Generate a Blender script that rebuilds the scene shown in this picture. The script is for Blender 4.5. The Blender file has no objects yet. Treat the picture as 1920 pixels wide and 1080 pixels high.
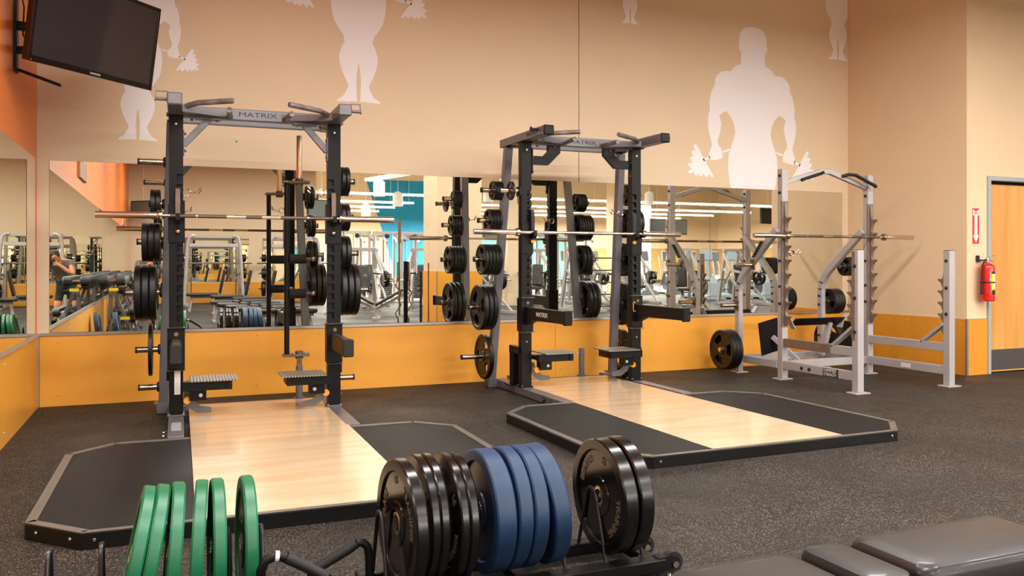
import bpy, math, random
from mathutils import Vector as V, Matrix as M
random.seed(7)
SC = bpy.context.scene
COL = SC.collection
PI = math.pi
R_ = math.radians

# ---------------------------------------------------------------- camera
F_PX, HORIZON_Y, YAW, EYE = 1567.0, 491.0, math.atan(648 / 1567), 1.24
cam_d = bpy.data.cameras.new('camera')
cam_d.sensor_width = 36.0
cam_d.lens = F_PX / 1920 * 36.0
cam_d.shift_y = -(540 - HORIZON_Y) / 1920
cam_d.clip_start = 0.02
cam_d.clip_end = 200
cam = bpy.data.objects.new('camera', cam_d)
cam.location = (0, 0, EYE)
cam.rotation_euler = (PI / 2, 0, -YAW)
COL.objects.link(cam)
SC.camera = cam

# ---------------------------------------------------------------- world, exposure
w = bpy.data.worlds.new('world')
w.use_nodes = True
w.node_tree.nodes['Background'].inputs[0].default_value = (1.0, 0.93, 0.84, 1)
w.node_tree.nodes['Background'].inputs[1].default_value = 0.35
SC.world = w
vs = SC.view_settings
vs.view_transform = 'Standard'
vs.look = 'None'
vs.gamma = 1.0
vs.use_curve_mapping = False
vs.exposure = 0.0
SC.cycles.max_bounces = 10
SC.cycles.glossy_bounces = 8
SC.cycles.diffuse_bounces = 4
SC.cycles.sample_clamp_indirect = 6.0
SC.cycles.use_denoising = True

# ---------------------------------------------------------------- big lamps (the rows of hanging fluorescent fixtures, plus added hall fill)
LIGHT_Z = 4.15
LIGHT_ROWS = [(1.0, 4.0), (4.6, 4.3), (7.5, 3.5), (0.8, 1.4), (4.6, 1.4), (8.4, 1.4), (0.8, -2.6), (4.6, -2.6), (8.4, -2.6),
              (0.8, -6.6), (4.6, -6.6), (8.4, -6.6), (12.8, 2.4), (12.5, -1.0), (12.5, -5.0),
              (17.5, -1.0), (17.5, -5.0), (23.0, -2.0), (23.0, -6.0)]  # unseen lamps added to brighten the hall walls in the mirror
LAMP_W = 152.0
for lx, ly in LIGHT_ROWS:
    ld = bpy.data.lights.new('fixture_light', 'AREA')
    ld.shape = 'RECTANGLE'
    ld.size, ld.size_y = 2.3, 0.32
    ld.energy = LAMP_W * (0.35 if lx == 12.8 else 0.85 if lx == 7.5 else 1.0)
    ld.color = (1.0, 0.972, 0.945)
    lo = bpy.data.objects.new('fixture_light', ld)
    lo.location = (lx, ly, LIGHT_Z - 0.045)
    COL.objects.link(lo)

# ---------------------------------------------------------------- materials
def lin(c):
    return tuple(((x / 255) / 12.92 if x / 255 <= 0.04045 else ((x / 255 + 0.055) / 1.055) ** 2.4) for x in c)

def mat(name, rgb, rough=0.5, metal=0.0, var=0.0, vscale=8.0, bump=0.0, bscale=60.0, coat=0.0, spec=0.5,
        rgb2=None, stretch=None, wear=None, wthr=0.68, wscale=20.0, emit=None, estr=0.0, rvar=0.0):
    m = bpy.data.materials.new(name)
    m.use_nodes = True
    nt = m.node_tree
    N, L = nt.nodes, nt.links
    b = N['Principled BSDF']
    c = lin(rgb) + (1,)
    b.inputs['Base Color'].default_value = c
    b.inputs['Roughness'].default_value = rough
    b.inputs['Metallic'].default_value = metal
    b.inputs['Specular IOR Level'].default_value = spec
    if coat:
        b.inputs['Coat Weight'].default_value = coat
        b.inputs['Coat Roughness'].default_value = 0.08
    if emit:
        b.inputs['Emission Color'].default_value = lin(emit) + (1,)
        b.inputs['Emission Strength'].default_value = estr
    tc = N.new('ShaderNodeTexCoord')
    mp = N.new('ShaderNodeMapping')
    L.new(tc.outputs['Object'], mp.inputs[0])
    if stretch:
        mp.inputs['Scale'].default_value = stretch
    last = None
    if var or rgb2:
        n = N.new('ShaderNodeTexNoise')
        n.inputs['Scale'].default_value = vscale
        n.inputs['Detail'].default_value = 5
        L.new(mp.outputs[0], n.inputs[0])
        mx = N.new('ShaderNodeMix')
        mx.data_type = 'RGBA'
        cr = N.new('ShaderNodeMapRange')
        cr.inputs[1].default_value, cr.inputs[2].default_value = 0.3, 0.7
        L.new(n.outputs[0], cr.inputs[0])
        L.new(cr.outputs[0], mx.inputs[0])
        if rgb2:
            c2 = lin(rgb2) + (1,)
            mx.inputs[6].default_value, mx.inputs[7].default_value = c, c2
        else:
            mx.inputs[6].default_value = tuple(x * (1 - var) for x in c[:3]) + (1,)
            mx.inputs[7].default_value = tuple(min(1, x * (1 + var)) for x in c[:3]) + (1,)
        last = mx.outputs[2]
    if wear:
        n2 = N.new('ShaderNodeTexNoise')
        n2.inputs['Scale'].default_value = wscale
        n2.inputs['Detail'].default_value = 8
        n2.inputs['Roughness'].default_value = 0.7
        L.new(mp.outputs[0], n2.inputs[0])
        rp = N.new('ShaderNodeMapRange')
        rp.inputs[1].default_value, rp.inputs[2].default_value = wthr, wthr + 0.04
        L.new(n2.outputs[0], rp.inputs[0])
        mx2 = N.new('ShaderNodeMix')
        mx2.data_type = 'RGBA'
        L.new(rp.outputs[0], mx2.inputs[0])
        if last:
            L.new(last, mx2.inputs[6])
        else:
            mx2.inputs[6].default_value = c
        mx2.inputs[7].default_value = lin(wear) + (1,)
        last = mx2.outputs[2]
    if last:
        L.new(last, b.inputs['Base Color'])
    if rvar:
        n4 = N.new('ShaderNodeTexNoise')
        n4.inputs['Scale'].default_value = 3.0
        n4.inputs['Detail'].default_value = 6
        L.new(mp.outputs[0], n4.inputs[0])
        r4 = N.new('ShaderNodeMapRange')
        r4.inputs[1].default_value, r4.inputs[2].default_value = 0.3, 0.7
        r4.inputs[3].default_value, r4.inputs[4].default_value = max(0, rough - rvar), rough + rvar
        L.new(n4.outputs[0], r4.inputs[0])
        L.new(r4.outputs[0], b.inputs['Roughness'])
    if bump:
        n3 = N.new('ShaderNodeTexNoise')
        n3.inputs['Scale'].default_value = bscale
        n3.inputs['Detail'].default_value = 3
        L.new(mp.outputs[0], n3.inputs[0])
        bp = N.new('ShaderNodeBump')
        bp.inputs['Strength'].default_value = bump
        bp.inputs['Distance'].default_value = 0.004
        L.new(n3.outputs[0], bp.inputs['Height'])
        L.new(bp.outputs[0], b.inputs['Normal'])
    return m

K = {}
K['wall'] = mat('tan_wall_paint', (225, 202, 170), 0.55, var=0.02, vscale=1.5, bump=0.06, bscale=90, spec=0.25)
K['wall_r'] = mat('darker_tan_wall_paint', (226, 198, 162), 0.55, var=0.02, vscale=1.5, bump=0.06, bscale=90, spec=0.25, wear=(150, 110, 80), wthr=0.745, wscale=6)
K['orange'] = mat('orange_wall_paint', (224, 114, 34), 0.3, var=0.03, vscale=1.2, bump=0.12, bscale=6, spec=0.4, stretch=(1, 1, 0.02))
K['peach'] = mat('peach_wall_paint', (236, 172, 134), 0.5, var=0.02, vscale=1.2, spec=0.25)
K['figure'] = mat('pale_wall_vinyl', (244, 240, 240), 0.5, spec=0.25)
K['blue_wall'] = mat('blue_wall_paint', (24, 140, 190), 0.45, var=0.08, vscale=2, spec=0.3)
K['teal_wall'] = mat('teal_wall_paint', (96, 156, 150), 0.5, var=0.03)
K['olive'] = mat('olive_wall_paint', (186, 152, 96), 0.5, var=0.02)
K['ceiling'] = mat('cream_ceiling_paint', (240, 230, 212), 0.6, var=0.02)
K['wains'] = mat('orange_wainscot_panel', (236, 164, 62), 0.32, var=0.03, vscale=1.5, wear=(236, 196, 120), wthr=0.79, wscale=14, spec=0.4)
K['wains_r'] = mat('scuffed_orange_wainscot', (216, 144, 44), 0.34, var=0.05, vscale=2, wear=(240, 205, 140), wthr=0.665, wscale=9, spec=0.4, stretch=(1, 1, 0.7))
K['alu'] = mat('brushed_aluminium', (196, 192, 190), 0.28, 0.9)
K['mirror'] = mat('silvered_mirror', (244, 247, 238), 0.0, 1.0)
K['mirror_edge'] = mat('mirror_edge_glass', (70, 78, 74), 0.2)
K['black'] = mat('black_powder_coat', (12, 11, 11), 0.36, var=0.12, vscale=10, bump=0.05, bscale=500, wear=(110, 92, 74), wthr=0.79, wscale=40, spec=0.24)
K['black'].node_tree.nodes['Principled BSDF'].inputs['Roughness'].default_value = 0.42
K['black_in'] = mat('black_hollow', (10, 9, 9), 0.7)
K['grey'] = mat('grey_powder_coat', (110, 107, 111), 0.34, 0.25, var=0.05, vscale=6)
K['silver'] = mat('silver_powder_coat', (172, 166, 165), 0.4, 0.15, var=0.04, vscale=6, wear=(90, 66, 50), wthr=0.80, wscale=60)
K['silver_dark'] = mat('worn_wear_guard', (128, 112, 98), 0.45, 0.35, var=0.15, vscale=15)
K['hoop'] = mat('dark_steel_rod', (52, 48, 52), 0.35, 0.5, var=0.1, vscale=12)
K['chrome'] = mat('worn_chrome', (214, 200, 182), 0.16, 1.0, var=0.12, vscale=30, rvar=0.06)
K['bar'] = mat('knurled_steel_bar', (118, 102, 90), 0.34, 0.9, bump=0.5, bscale=900)
K['bar_smooth'] = mat('smooth_steel_bar', (196, 178, 158), 0.2, 1.0)
K['sleeve'] = mat('scratched_bar_sleeve', (214, 190, 170), 0.24, 0.95, var=0.2, vscale=14, wear=(110, 84, 66), wthr=0.66, wscale=24, stretch=(0.4, 3, 3))
K['sleeve_clean'] = mat('pale_steel_sleeve', (226, 214, 204), 0.2, 0.95, var=0.12, vscale=18, wear=(150, 110, 80), wthr=0.70, wscale=30)
K['grip'] = mat('hand_worn_grip', (150, 144, 146), 0.4, 0.3, rgb2=(92, 74, 62), vscale=9, bump=0.3, bscale=500)
K['plate'] = mat('black_rubber_plate', (10, 9, 9), 0.4, var=0.2, vscale=12, bump=0.08, bscale=120, wear=(96, 84, 72), wthr=0.80, wscale=60)
K['bumper_k'] = mat('glossy_black_bumper', (13, 11, 10), 0.22, var=0.15, vscale=8, rvar=0.07)
K['bumper_k_face'] = mat('glossy_black_bumper_face', (11, 9, 8), 0.12, var=0.15, vscale=8, rvar=0.04)
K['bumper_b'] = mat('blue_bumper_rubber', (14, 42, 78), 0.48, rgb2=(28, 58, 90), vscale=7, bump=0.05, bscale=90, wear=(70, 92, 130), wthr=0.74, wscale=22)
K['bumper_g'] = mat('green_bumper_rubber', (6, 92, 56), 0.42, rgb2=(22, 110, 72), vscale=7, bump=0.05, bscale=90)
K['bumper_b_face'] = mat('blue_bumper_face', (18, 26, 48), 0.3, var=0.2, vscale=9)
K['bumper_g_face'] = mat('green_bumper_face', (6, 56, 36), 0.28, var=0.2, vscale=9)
K['rubber'] = mat('black_rubber', (18, 17, 17), 0.6, var=0.15, vscale=20)
K['foam'] = mat('black_foam', (14, 12, 12), 0.8, bump=0.2, bscale=200)
K['mat_rubber'] = mat('platform_rubber', (15, 14, 16), 0.55, spec=0.25, var=0.08, vscale=3, bump=0.15, bscale=400, wear=(170, 160, 150), wthr=0.80, wscale=26, stretch=(0.6, 2, 1))
K['edge'] = mat('platform_frame_top', (112, 106, 98), 0.4, 0.4, var=0.12, vscale=20, wear=(90, 70, 55), wthr=0.75, wscale=60)
K['edge_side'] = mat('platform_frame_side', (9, 9, 9), 0.35, var=0.1, vscale=20)
K['gold'] = mat('orange_knob', (248, 164, 40), 0.4)
K['red'] = mat('extinguisher_red', (206, 24, 14), 0.2, coat=0.6)
K['sign_red'] = mat('sign_red', (222, 44, 52), 0.4)
K['white'] = mat('white_plastic', (238, 234, 230), 0.45)
K['yellow'] = mat('label_yellow', (244, 208, 30), 0.45)
K['label'] = mat('warning_label', (232, 228, 222), 0.5)
K['label_orange'] = mat('warning_header', (232, 104, 30), 0.5)
K['ink'] = mat('black_print', (20, 18, 18), 0.5)
K['ink_w'] = mat('white_print', (226, 220, 212), 0.5)
K['ink_g'] = mat('raised_letter_rubber', (92, 80, 62), 0.35)
K['door'] = mat('maple_door_veneer', (226, 166, 88), 0.35, rgb2=(206, 142, 66), vscale=3, stretch=(3.0, 1, 0.25), coat=0.2)
K['kick'] = mat('steel_kick_plate', (122, 116, 112), 0.3, 0.8)
K['frame'] = mat('painted_door_frame', (160, 165, 166), 0.4)
K['vinyl'] = mat('black_bench_vinyl', (26, 22, 20), 0.42, var=0.08, vscale=6, bump=0.06, bscale=180, coat=0.15)
K['tv'] = mat('tv_gloss_black', (12, 11, 13), 0.16)
K['screen'] = mat('tv_screen_glass', (46, 40, 42), 0.06, spec=0.35, coat=0.2)
K['tube'] = mat('lit_fixture_lens', (255, 250, 240), 0.5, emit=(255, 246, 228), estr=1.6)
K['lamp_body'] = mat('white_fixture_body', (240, 236, 228), 0.45, emit=(255, 246, 228), estr=0.25)
K['skin'] = mat('skin', (206, 142, 104), 0.5, var=0.05, vscale=10)
K['shirt'] = mat('grey_cotton', (104, 98, 92), 0.8, var=0.08, vscale=20)
K['shorts'] = mat('dark_green_cloth', (30, 40, 38), 0.8)
K['hair'] = mat('dark_brown_hair', (46, 30, 20), 0.6)
K['dumb'] = mat('dumbbell_rubber', (46, 46, 48), 0.4, var=0.1, vscale=20)
K['disp'] = mat('console_grey', (150, 160, 168), 0.4)
K['disp_dark'] = mat('console_dark', (40, 42, 46), 0.3)

def floor_mat():
    m = bpy.data.materials.new('flecked_rubber_floor')
    m.use_nodes = True
    nt = m.node_tree
    N, L = nt.nodes, nt.links
    b = N['Principled BSDF']
    tc = N.new('ShaderNodeTexCoord')
    big = N.new('ShaderNodeTexNoise'); big.inputs['Scale'].default_value = 0.9; big.inputs['Detail'].default_value = 6; big.inputs['Roughness'].default_value = 0.6
    L.new(tc.outputs['Object'], big.inputs[0])
    mx = N.new('ShaderNodeMix'); mx.data_type = 'RGBA'
    mr = N.new('ShaderNodeMapRange'); mr.inputs[1].default_value, mr.inputs[2].default_value = 0.35, 0.65
    L.new(big.outputs[0], mr.inputs[0]); L.new(mr.outputs[0], mx.inputs[0])
    mx.inputs[6].default_value = lin((22, 19, 17)) + (1,)
    mx.inputs[7].default_value = lin((37, 32, 28)) + (1,)
    # flecks: fine cells, only some of them pale
    vo = N.new('ShaderNodeTexVoronoi'); vo.inputs['Scale'].default_value = 235
    L.new(tc.outputs['Object'], vo.inputs[0])
    sep = N.new('ShaderNodeSeparateColor'); L.new(vo.outputs['Color'], sep.inputs[0])
    gt = N.new('ShaderNodeMath'); gt.operation = 'GREATER_THAN'; gt.inputs[1].default_value = 0.86
    L.new(sep.outputs[0], gt.inputs[0])
    m2 = N.new('ShaderNodeMix'); m2.data_type = 'RGBA'
    m2.inputs[6].default_value = lin((132, 110, 76)) + (1,)
    m2.inputs[7].default_value = lin((146, 136, 126)) + (1,)
    L.new(sep.outputs[1], m2.inputs[0])
    fac = N.new('ShaderNodeMath'); fac.operation = 'MULTIPLY'; fac.inputs[1].default_value = 0.6
    L.new(gt.outputs[0], fac.inputs[0])
    # fleck density varies
    dn = N.new('ShaderNodeMapRange'); dn.inputs[1].default_value, dn.inputs[2].default_value = 0.3, 0.62; dn.inputs[3].default_value = 0.45
    big2 = N.new('ShaderNodeTexNoise'); big2.inputs['Scale'].default_value = 1.7; big2.inputs['Detail'].default_value = 3
    L.new(tc.outputs['Object'], big2.inputs[0]); L.new(big2.outputs[0], dn.inputs[0])
    f2 = N.new('ShaderNodeMath'); f2.operation = 'MULTIPLY'
    L.new(fac.outputs[0], f2.inputs[0]); L.new(dn.outputs[0], f2.inputs[1])
    m3 = N.new('ShaderNodeMix'); m3.data_type = 'RGBA'
    L.new(f2.outputs[0], m3.inputs[0]); L.new(mx.outputs[2], m3.inputs[6]); L.new(m2.outputs[2], m3.inputs[7])
    # tile joints, 1.22 m rolls and sheets
    br = N.new('ShaderNodeTexBrick'); br.inputs['Scale'].default_value = 1.0
    br.inputs['Mortar Size'].default_value = 0.004; br.inputs['Brick Width'].default_value = 1.9; br.inputs['Row Height'].default_value = 1.22
    br.inputs['Mortar Smooth'].default_value = 0.2
    mp = N.new('ShaderNodeMapping'); mp.inputs['Rotation'].default_value = (0, 0, PI / 2); mp.inputs['Location'].default_value = (0.55, 0.1, 0)
    wob = N.new('ShaderNodeTexNoise'); wob.inputs['Scale'].default_value = 12
    L.new(tc.outputs['Object'], wob.inputs[0])
    ad = N.new('ShaderNodeMixRGB'); ad.blend_type = 'LINEAR_LIGHT'; ad.inputs[0].default_value = 0.008
    L.new(tc.outputs['Object'], ad.inputs[1]); L.new(wob.outputs['Color'], ad.inputs[2])
    L.new(ad.outputs[0], mp.inputs[0]); L.new(mp.outputs[0], br.inputs[0])
    m4 = N.new('ShaderNodeMix'); m4.data_type = 'RGBA'
    L.new(br.outputs['Fac'], m4.inputs[0]); L.new(m3.outputs[2], m4.inputs[6]); m4.inputs[7].default_value = lin((26, 20, 18)) + (1,)
    L.new(m4.outputs[2], b.inputs['Base Color'])
    rr = N.new('ShaderNodeMapRange'); rr.inputs[3].default_value, rr.inputs[4].default_value = 0.50, 0.74; b.inputs['Specular IOR Level'].default_value = 0.3
    L.new(mr.outputs[0], rr.inputs[0]); L.new(rr.outputs[0], b.inputs['Roughness'])
    bn = N.new('ShaderNodeTexNoise'); bn.inputs['Scale'].default_value = 220
    L.new(tc.outputs['Object'], bn.inputs[0])
    bp = N.new('ShaderNodeBump'); bp.inputs['Strength'].default_value = 0.35; bp.inputs['Distance'].default_value = 0.003
    L.new(bn.outputs[0], bp.inputs['Height']); L.new(bp.outputs[0], b.inputs['Normal'])
    return m
K['floor'] = floor_mat()

def wood_mat():
    m = bpy.data.materials.new('varnished_pine_deck')
    m.use_nodes = True
    nt = m.node_tree
    N, L = nt.nodes, nt.links
    b = N['Principled BSDF']
    tc = N.new('ShaderNodeTexCoord')
    mp = N.new('ShaderNodeMapping'); mp.inputs['Scale'].default_value = (0.45, 4.0, 1)
    L.new(tc.outputs['Object'], mp.inputs[0])
    n = N.new('ShaderNodeTexNoise'); n.inputs['Scale'].default_value = 2.2; n.inputs['Detail'].default_value = 7; n.inputs['Distortion'].default_value = 0.6
    L.new(mp.outputs[0], n.inputs[0])
    cr = N.new('ShaderNodeValToRGB')
    cr.color_ramp.elements[0].position = 0.3; cr.color_ramp.elements[0].color = lin((204, 170, 130)) + (1,)
    cr.color_ramp.elements[1].position = 0.62; cr.color_ramp.elements[1].color = lin((212, 187, 154)) + (1,)
    L.new(n.outputs[0], cr.inputs[0])
    # scuffs
    n2 = N.new('ShaderNodeTexNoise'); n2.inputs['Scale'].default_value = 16; n2.inputs['Detail'].default_value = 8; n2.inputs['Roughness'].default_value = 0.7
    mp2 = N.new('ShaderNodeMapping'); mp2.inputs['Scale'].default_value = (0.5, 1.6, 1)
    L.new(tc.outputs['Object'], mp2.inputs[0]); L.new(mp2.outputs[0], n2.inputs[0])
    r = N.new('ShaderNodeMapRange'); r.inputs[1].default_value, r.inputs[2].default_value = 0.72, 0.77; r.inputs[4].default_value = 0.6
    L.new(n2.outputs[0], r.inputs[0])
    mx = N.new('ShaderNodeMix'); mx.data_type = 'RGBA'
    L.new(r.outputs[0], mx.inputs[0]); L.new(cr.outputs[0], mx.inputs[6]); mx.inputs[7].default_value = lin((150, 108, 70)) + (1,)
    L.new(mx.outputs[2], b.inputs['Base Color'])
    b.inputs['Roughness'].default_value = 0.2
    b.inputs['Coat Weight'].default_value = 0.35
    b.inputs['Coat Roughness'].default_value = 0.12
    return m
K['wood'] = wood_mat()

def tread_mat():
    m = mat('ribbed_tread', (132, 124, 118), 0.4, 0.6)
    nt = m.node_tree
    N, L = nt.nodes, nt.links
    b = N['Principled BSDF']
    tc = N.new('ShaderNodeTexCoord')
    wv = N.new('ShaderNodeTexWave'); wv.inputs['Scale'].default_value = 14; wv.bands_direction = 'X'
    L.new(tc.outputs['Object'], wv.inputs[0])
    mx = N.new('ShaderNodeMix'); mx.data_type = 'RGBA'
    mx.inputs[6].default_value = lin((70, 62, 56)) + (1,); mx.inputs[7].default_value = lin((196, 188, 178)) + (1,)
    L.new(wv.outputs[1], mx.inputs[0]); L.new(mx.outputs[2], b.inputs['Base Color'])
    return m
K['tread'] = tread_mat()

# ---------------------------------------------------------------- mesh builder
class MB:
    def __init__(s):
        s.v, s.f = [], []
    def add(s, vs_, fs, T=None):
        o = len(s.v)
        s.v += [tuple(T @ V(p)) if T is not None else tuple(p) for p in vs_]
        s.f += [tuple(i + o for i in f) for f in fs]
        return s
    def box(s, x0, x1, y0, y1, z0, z1, b=0.0, T=None):
        x0, x1 = min(x0, x1), max(x0, x1); y0, y1 = min(y0, y1), max(y0, y1); z0, z1 = min(z0, z1), max(z0, z1)
        b = min(b, (x1 - x0) * .45, (y1 - y0) * .45, (z1 - z0) * .45)
        if b <= 0:
            vs_ = [(x0, y0, z0), (x1, y0, z0), (x1, y1, z0), (x0, y1, z0), (x0, y0, z1), (x1, y0, z1), (x1, y1, z1), (x0, y1, z1)]
            fs = [(0, 3, 2, 1), (4, 5, 6, 7), (0, 1, 5, 4), (1, 2, 6, 5), (2, 3, 7, 6), (3, 0, 4, 7)]
            return s.add(vs_, fs, T)
        vs_, idx = [], {}
        X, Y, Z = (x0, x1), (y0, y1), (z0, z1)
        for i in (0, 1):
            for j in (0, 1):
                for k in (0, 1):
                    sx, sy, sz = (b if i == 0 else -b), (b if j == 0 else -b), (b if k == 0 else -b)
                    idx[i, j, k, 0] = len(vs_); vs_.append((X[i], Y[j] + sy, Z[k] + sz))
                    idx[i, j, k, 1] = len(vs_); vs_.append((X[i] + sx, Y[j], Z[k] + sz))
                    idx[i, j, k, 2] = len(vs_); vs_.append((X[i] + sx, Y[j] + sy, Z[k]))
        fs = []
        g = lambda i, j, k, a: idx[i, j, k, a]
        for i in (0, 1):
            q = [g(i, 0, 0, 0), g(i, 1, 0, 0), g(i, 1, 1, 0), g(i, 0, 1, 0)]
            fs.append(q if i else q[::-1])
            q = [g(0, i, 0, 1), g(1, i, 0, 1), g(1, i, 1, 1), g(0, i, 1, 1)]
            fs.append(q[::-1] if i else q)
            q = [g(0, 0, i, 2), g(1, 0, i, 2), g(1, 1, i, 2), g(0, 1, i, 2)]
            fs.append(q if i else q[::-1])
            for j in (0, 1):
                q = [g(i, j, 0, 0), g(i, j, 1, 0), g(i, j, 1, 1), g(i, j, 0, 1)]
                fs.append(q if (i ^ j) else q[::-1])
                q = [g(i, 0, j, 0), g(i, 1, j, 0), g(i, 1, j, 2), g(i, 0, j, 2)]
                fs.append(q[::-1] if (i ^ j) else q)
                q = [g(0, i, j, 1), g(1, i, j, 1), g(1, i, j, 2), g(0, i, j, 2)]
                fs.append(q if (i ^ j) else q[::-1])
                for k in (0, 1):
                    q = [g(i, j, k, 0), g(i, j, k, 1), g(i, j, k, 2)]
                    fs.append(q if (i ^ j ^ k) else q[::-1])
        return s.add(vs_, fs, T)
    def bar(s, a, b, w, h, bev=0.004, ref=None):
        a, b = V(a), V(b)
        t = (b - a).normalized()
        ref = V(ref) if ref else (V((0, 0, 1)) if abs(t.z) < 0.9 else V((0, 1, 0)))
        sx = t.cross(ref).normalized()
        u = sx.cross(t)
        T = M.Translation(a) @ M((sx, t, u)).transposed().to_4x4()
        return s.box(-w / 2, w / 2, 0, (b - a).length, -h / 2, h / 2, bev, T)
    def tube(s, pts, r, n=10, cap=True, rs=None):
        pts = [V(p) for p in pts]
        t0 = (pts[1] - pts[0]).normalized()
        ref = V((0, 0, 1)) if abs(t0.z) < 0.9 else V((1, 0, 0))
        x = t0.cross(ref).normalized()
        rings = []
        for i, p in enumerate(pts):
            t = (pts[min(i + 1, len(pts) - 1)] - pts[max(i - 1, 0)]).normalized()
            x = (x - t * x.dot(t)).normalized()
            y = t.cross(x)
            rr = rs[i] if rs else r
            rings.append([p + (x * math.cos(2 * PI * k / n) + y * math.sin(2 * PI * k / n)) * rr for k in range(n)])
        vs_ = [q for rg in rings for q in rg]
        fs = []
        for i in range(len(pts) - 1):
            for k in range(n):
                k2 = (k + 1) % n
                fs.append((i * n + k, i * n + k2, (i + 1) * n + k2, (i + 1) * n + k))
        if cap:
            fs.append(tuple(range(n))[::-1])
            fs.append(tuple((len(pts) - 1) * n + k for k in range(n)))
        return s.add(vs_, fs)
    def cyl(s, a, b, r, r2=None, n=16):
        return s.tube([a, b], r, n, True, [r, r if r2 is None else r2])
    def lathe(s, prof, n=32, T=None, closed=False):
        # profile of (radius, x) turned about the x axis
        vs_ = [(x, r * math.cos(2 * PI * k / n), r * math.sin(2 * PI * k / n)) for r, x in prof for k in range(n)]
        fs = []
        m_ = len(prof)
        for i in range(m_ if closed else m_ - 1):
            j = (i + 1) % m_
            for k in range(n):
                k2 = (k + 1) % n
                fs.append((i * n + k, i * n + k2, j * n + k2, j * n + k))
        if not closed:
            if prof[0][0] > 1e-5: fs.append(tuple(range(n))[::-1])
            if prof[-1][0] > 1e-5: fs.append(tuple((m_ - 1) * n + k for k in range(n)))
        return s.add(vs_, fs, T)
    def prism(s, poly, d, T=None):
        # polygon in local xy, thickness d along local z
        n = len(poly)
        vs_ = [(x, y, 0) for x, y in poly] + [(x, y, d) for x, y in poly]
        fs = [tuple(range(n))[::-1], tuple(range(n, 2 * n))] + [(i, (i + 1) % n, n + (i + 1) % n, n + i) for i in range(n)]
        return s.add(vs_, fs, T)
    def ball(s, c, r, n=12, sc=(1, 1, 1)):
        prof = [(max(1e-6, r * math.sin(PI * i / n)), -r * math.cos(PI * i / n)) for i in range(n + 1)]
        return s.lathe(prof, n + 4, M.Translation(V(c)) @ M.Diagonal((*sc, 1)))
    def mesh(s, name, sharp=32):
        me = bpy.data.meshes.new(name)
        me.from_pydata(s.v, [], s.f)
        me.update()
        me.shade_smooth()
        me.set_sharp_from_angle(angle=R_(sharp))
        return me

def xz(x=0, y=0, z=0):
    # frame whose local xy is world x,z and whose local z points to -y (towards the room)
    return M.Translation((x, y, z)) @ M(((1, 0, 0, 0), (0, 0, -1, 0), (0, 1, 0, 0), (0, 0, 0, 1)))
def yz(x=0, y=0, z=0):
    # local xy is world y,z ; local z is world x
    return M.Translation((x, y, z)) @ M(((0, 0, 1, 0), (1, 0, 0, 0), (0, 1, 0, 0), (0, 0, 0, 1)))

def obj(name, mb, m, parent=None, loc=None, rot=None, label=None):
    me = mb.mesh(name) if isinstance(mb, MB) else mb
    if isinstance(mb, MB) or not me.materials:
        me.materials.append(m)
    o = bpy.data.objects.new(name, me)
    COL.objects.link(o)
    if parent: o.parent = parent
    if loc: o.location = loc
    if rot: o.rotation_euler = rot
    if label: o['label'] = label
    return o
def thing(name, label, cat, loc=(0, 0, 0), rotz=0.0, group=None, rot=None):
    o = bpy.data.objects.new(name, None)
    o.empty_display_size = 0.1
    COL.objects.link(o)
    o.location = loc
    o.rotation_euler = rot if rot else (0, 0, rotz)
    return tag(o, label, cat, group)
def tag(o, label, cat, group=None):
    o['label'] = label
    o['category'] = cat
    if group: o['group'] = group
    return o
def struct(name, mb, m, parent=None):
    o = obj(name, mb, m, parent)
    if not parent: o['kind'] = 'structure'
    return o
KIDS = {}
def dup(root, loc=None, rotz=None, label=None, group=None, rot=None):
    kids = {}
    for o in COL.objects:
        if o.parent: kids.setdefault(o.parent.name, []).append(o)
    def cp(o, parent):
        c = o.copy()
        COL.objects.link(c)
        if parent: c.parent = parent
        for ch in kids.get(o.name, []): cp(ch, c)
        return c
    r = cp(root, None)
    if loc is not None: r.location = loc
    if rotz is not None: r.rotation_euler = (0, 0, rotz)
    if rot is not None: r.rotation_euler = rot
    if label: r['label'] = label
    if group: r['group'] = group
    return r

def text_mesh(body, size, depth=0.0006, arc=None, bold=0.0):
    cu = bpy.data.curves.new('lettering', 'FONT')
    cu.body = body
    cu.size = size
    cu.align_x, cu.align_y = 'CENTER', 'CENTER'
    cu.extrude = depth
    cu.offset = bold
    cu.resolution_u = 3
    o = bpy.data.objects.new('lettering', cu)
    COL.objects.link(o)
    dg = bpy.context.evaluated_depsgraph_get()
    me = bpy.data.meshes.new_from_object(o.evaluated_get(dg))
    bpy.data.objects.remove(o)
    if arc:
        for v in me.vertices:
            a = v.co.x / arc
            r = arc + v.co.y
            v.co.x, v.co.y = r * math.sin(a), r * math.cos(a)
    me.name = 'lettering'
    return me
def arcpts(c, r, a0, a1, n=8, plane='xz'):
    out = []
    for i in range(n + 1):
        a = a0 + (a1 - a0) * i / n
        p, q = r * math.cos(a), r * math.sin(a)
        out.append((c[0] + p, c[1], c[2] + q) if plane == 'xz' else (c[0], c[1] + p, c[2] + q) if plane == 'yz' else (c[0] + p, c[1] + q, c[2]))
    return out
# ================================================================ the room
WY, LX, CEIL = 8.13, -1.02, 6.2      # mirror wall, left wall, ceiling
RX0, RX1, RY = 7.945, 8.07, 6.53     # right wall runs slightly out, then turns the corner
FAR_Y, BACK_Y, FAR_X = -10.6, -30.0, 34.0
WT, MT = 0.615, 2.11                 # wainscot top, mirror top

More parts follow.
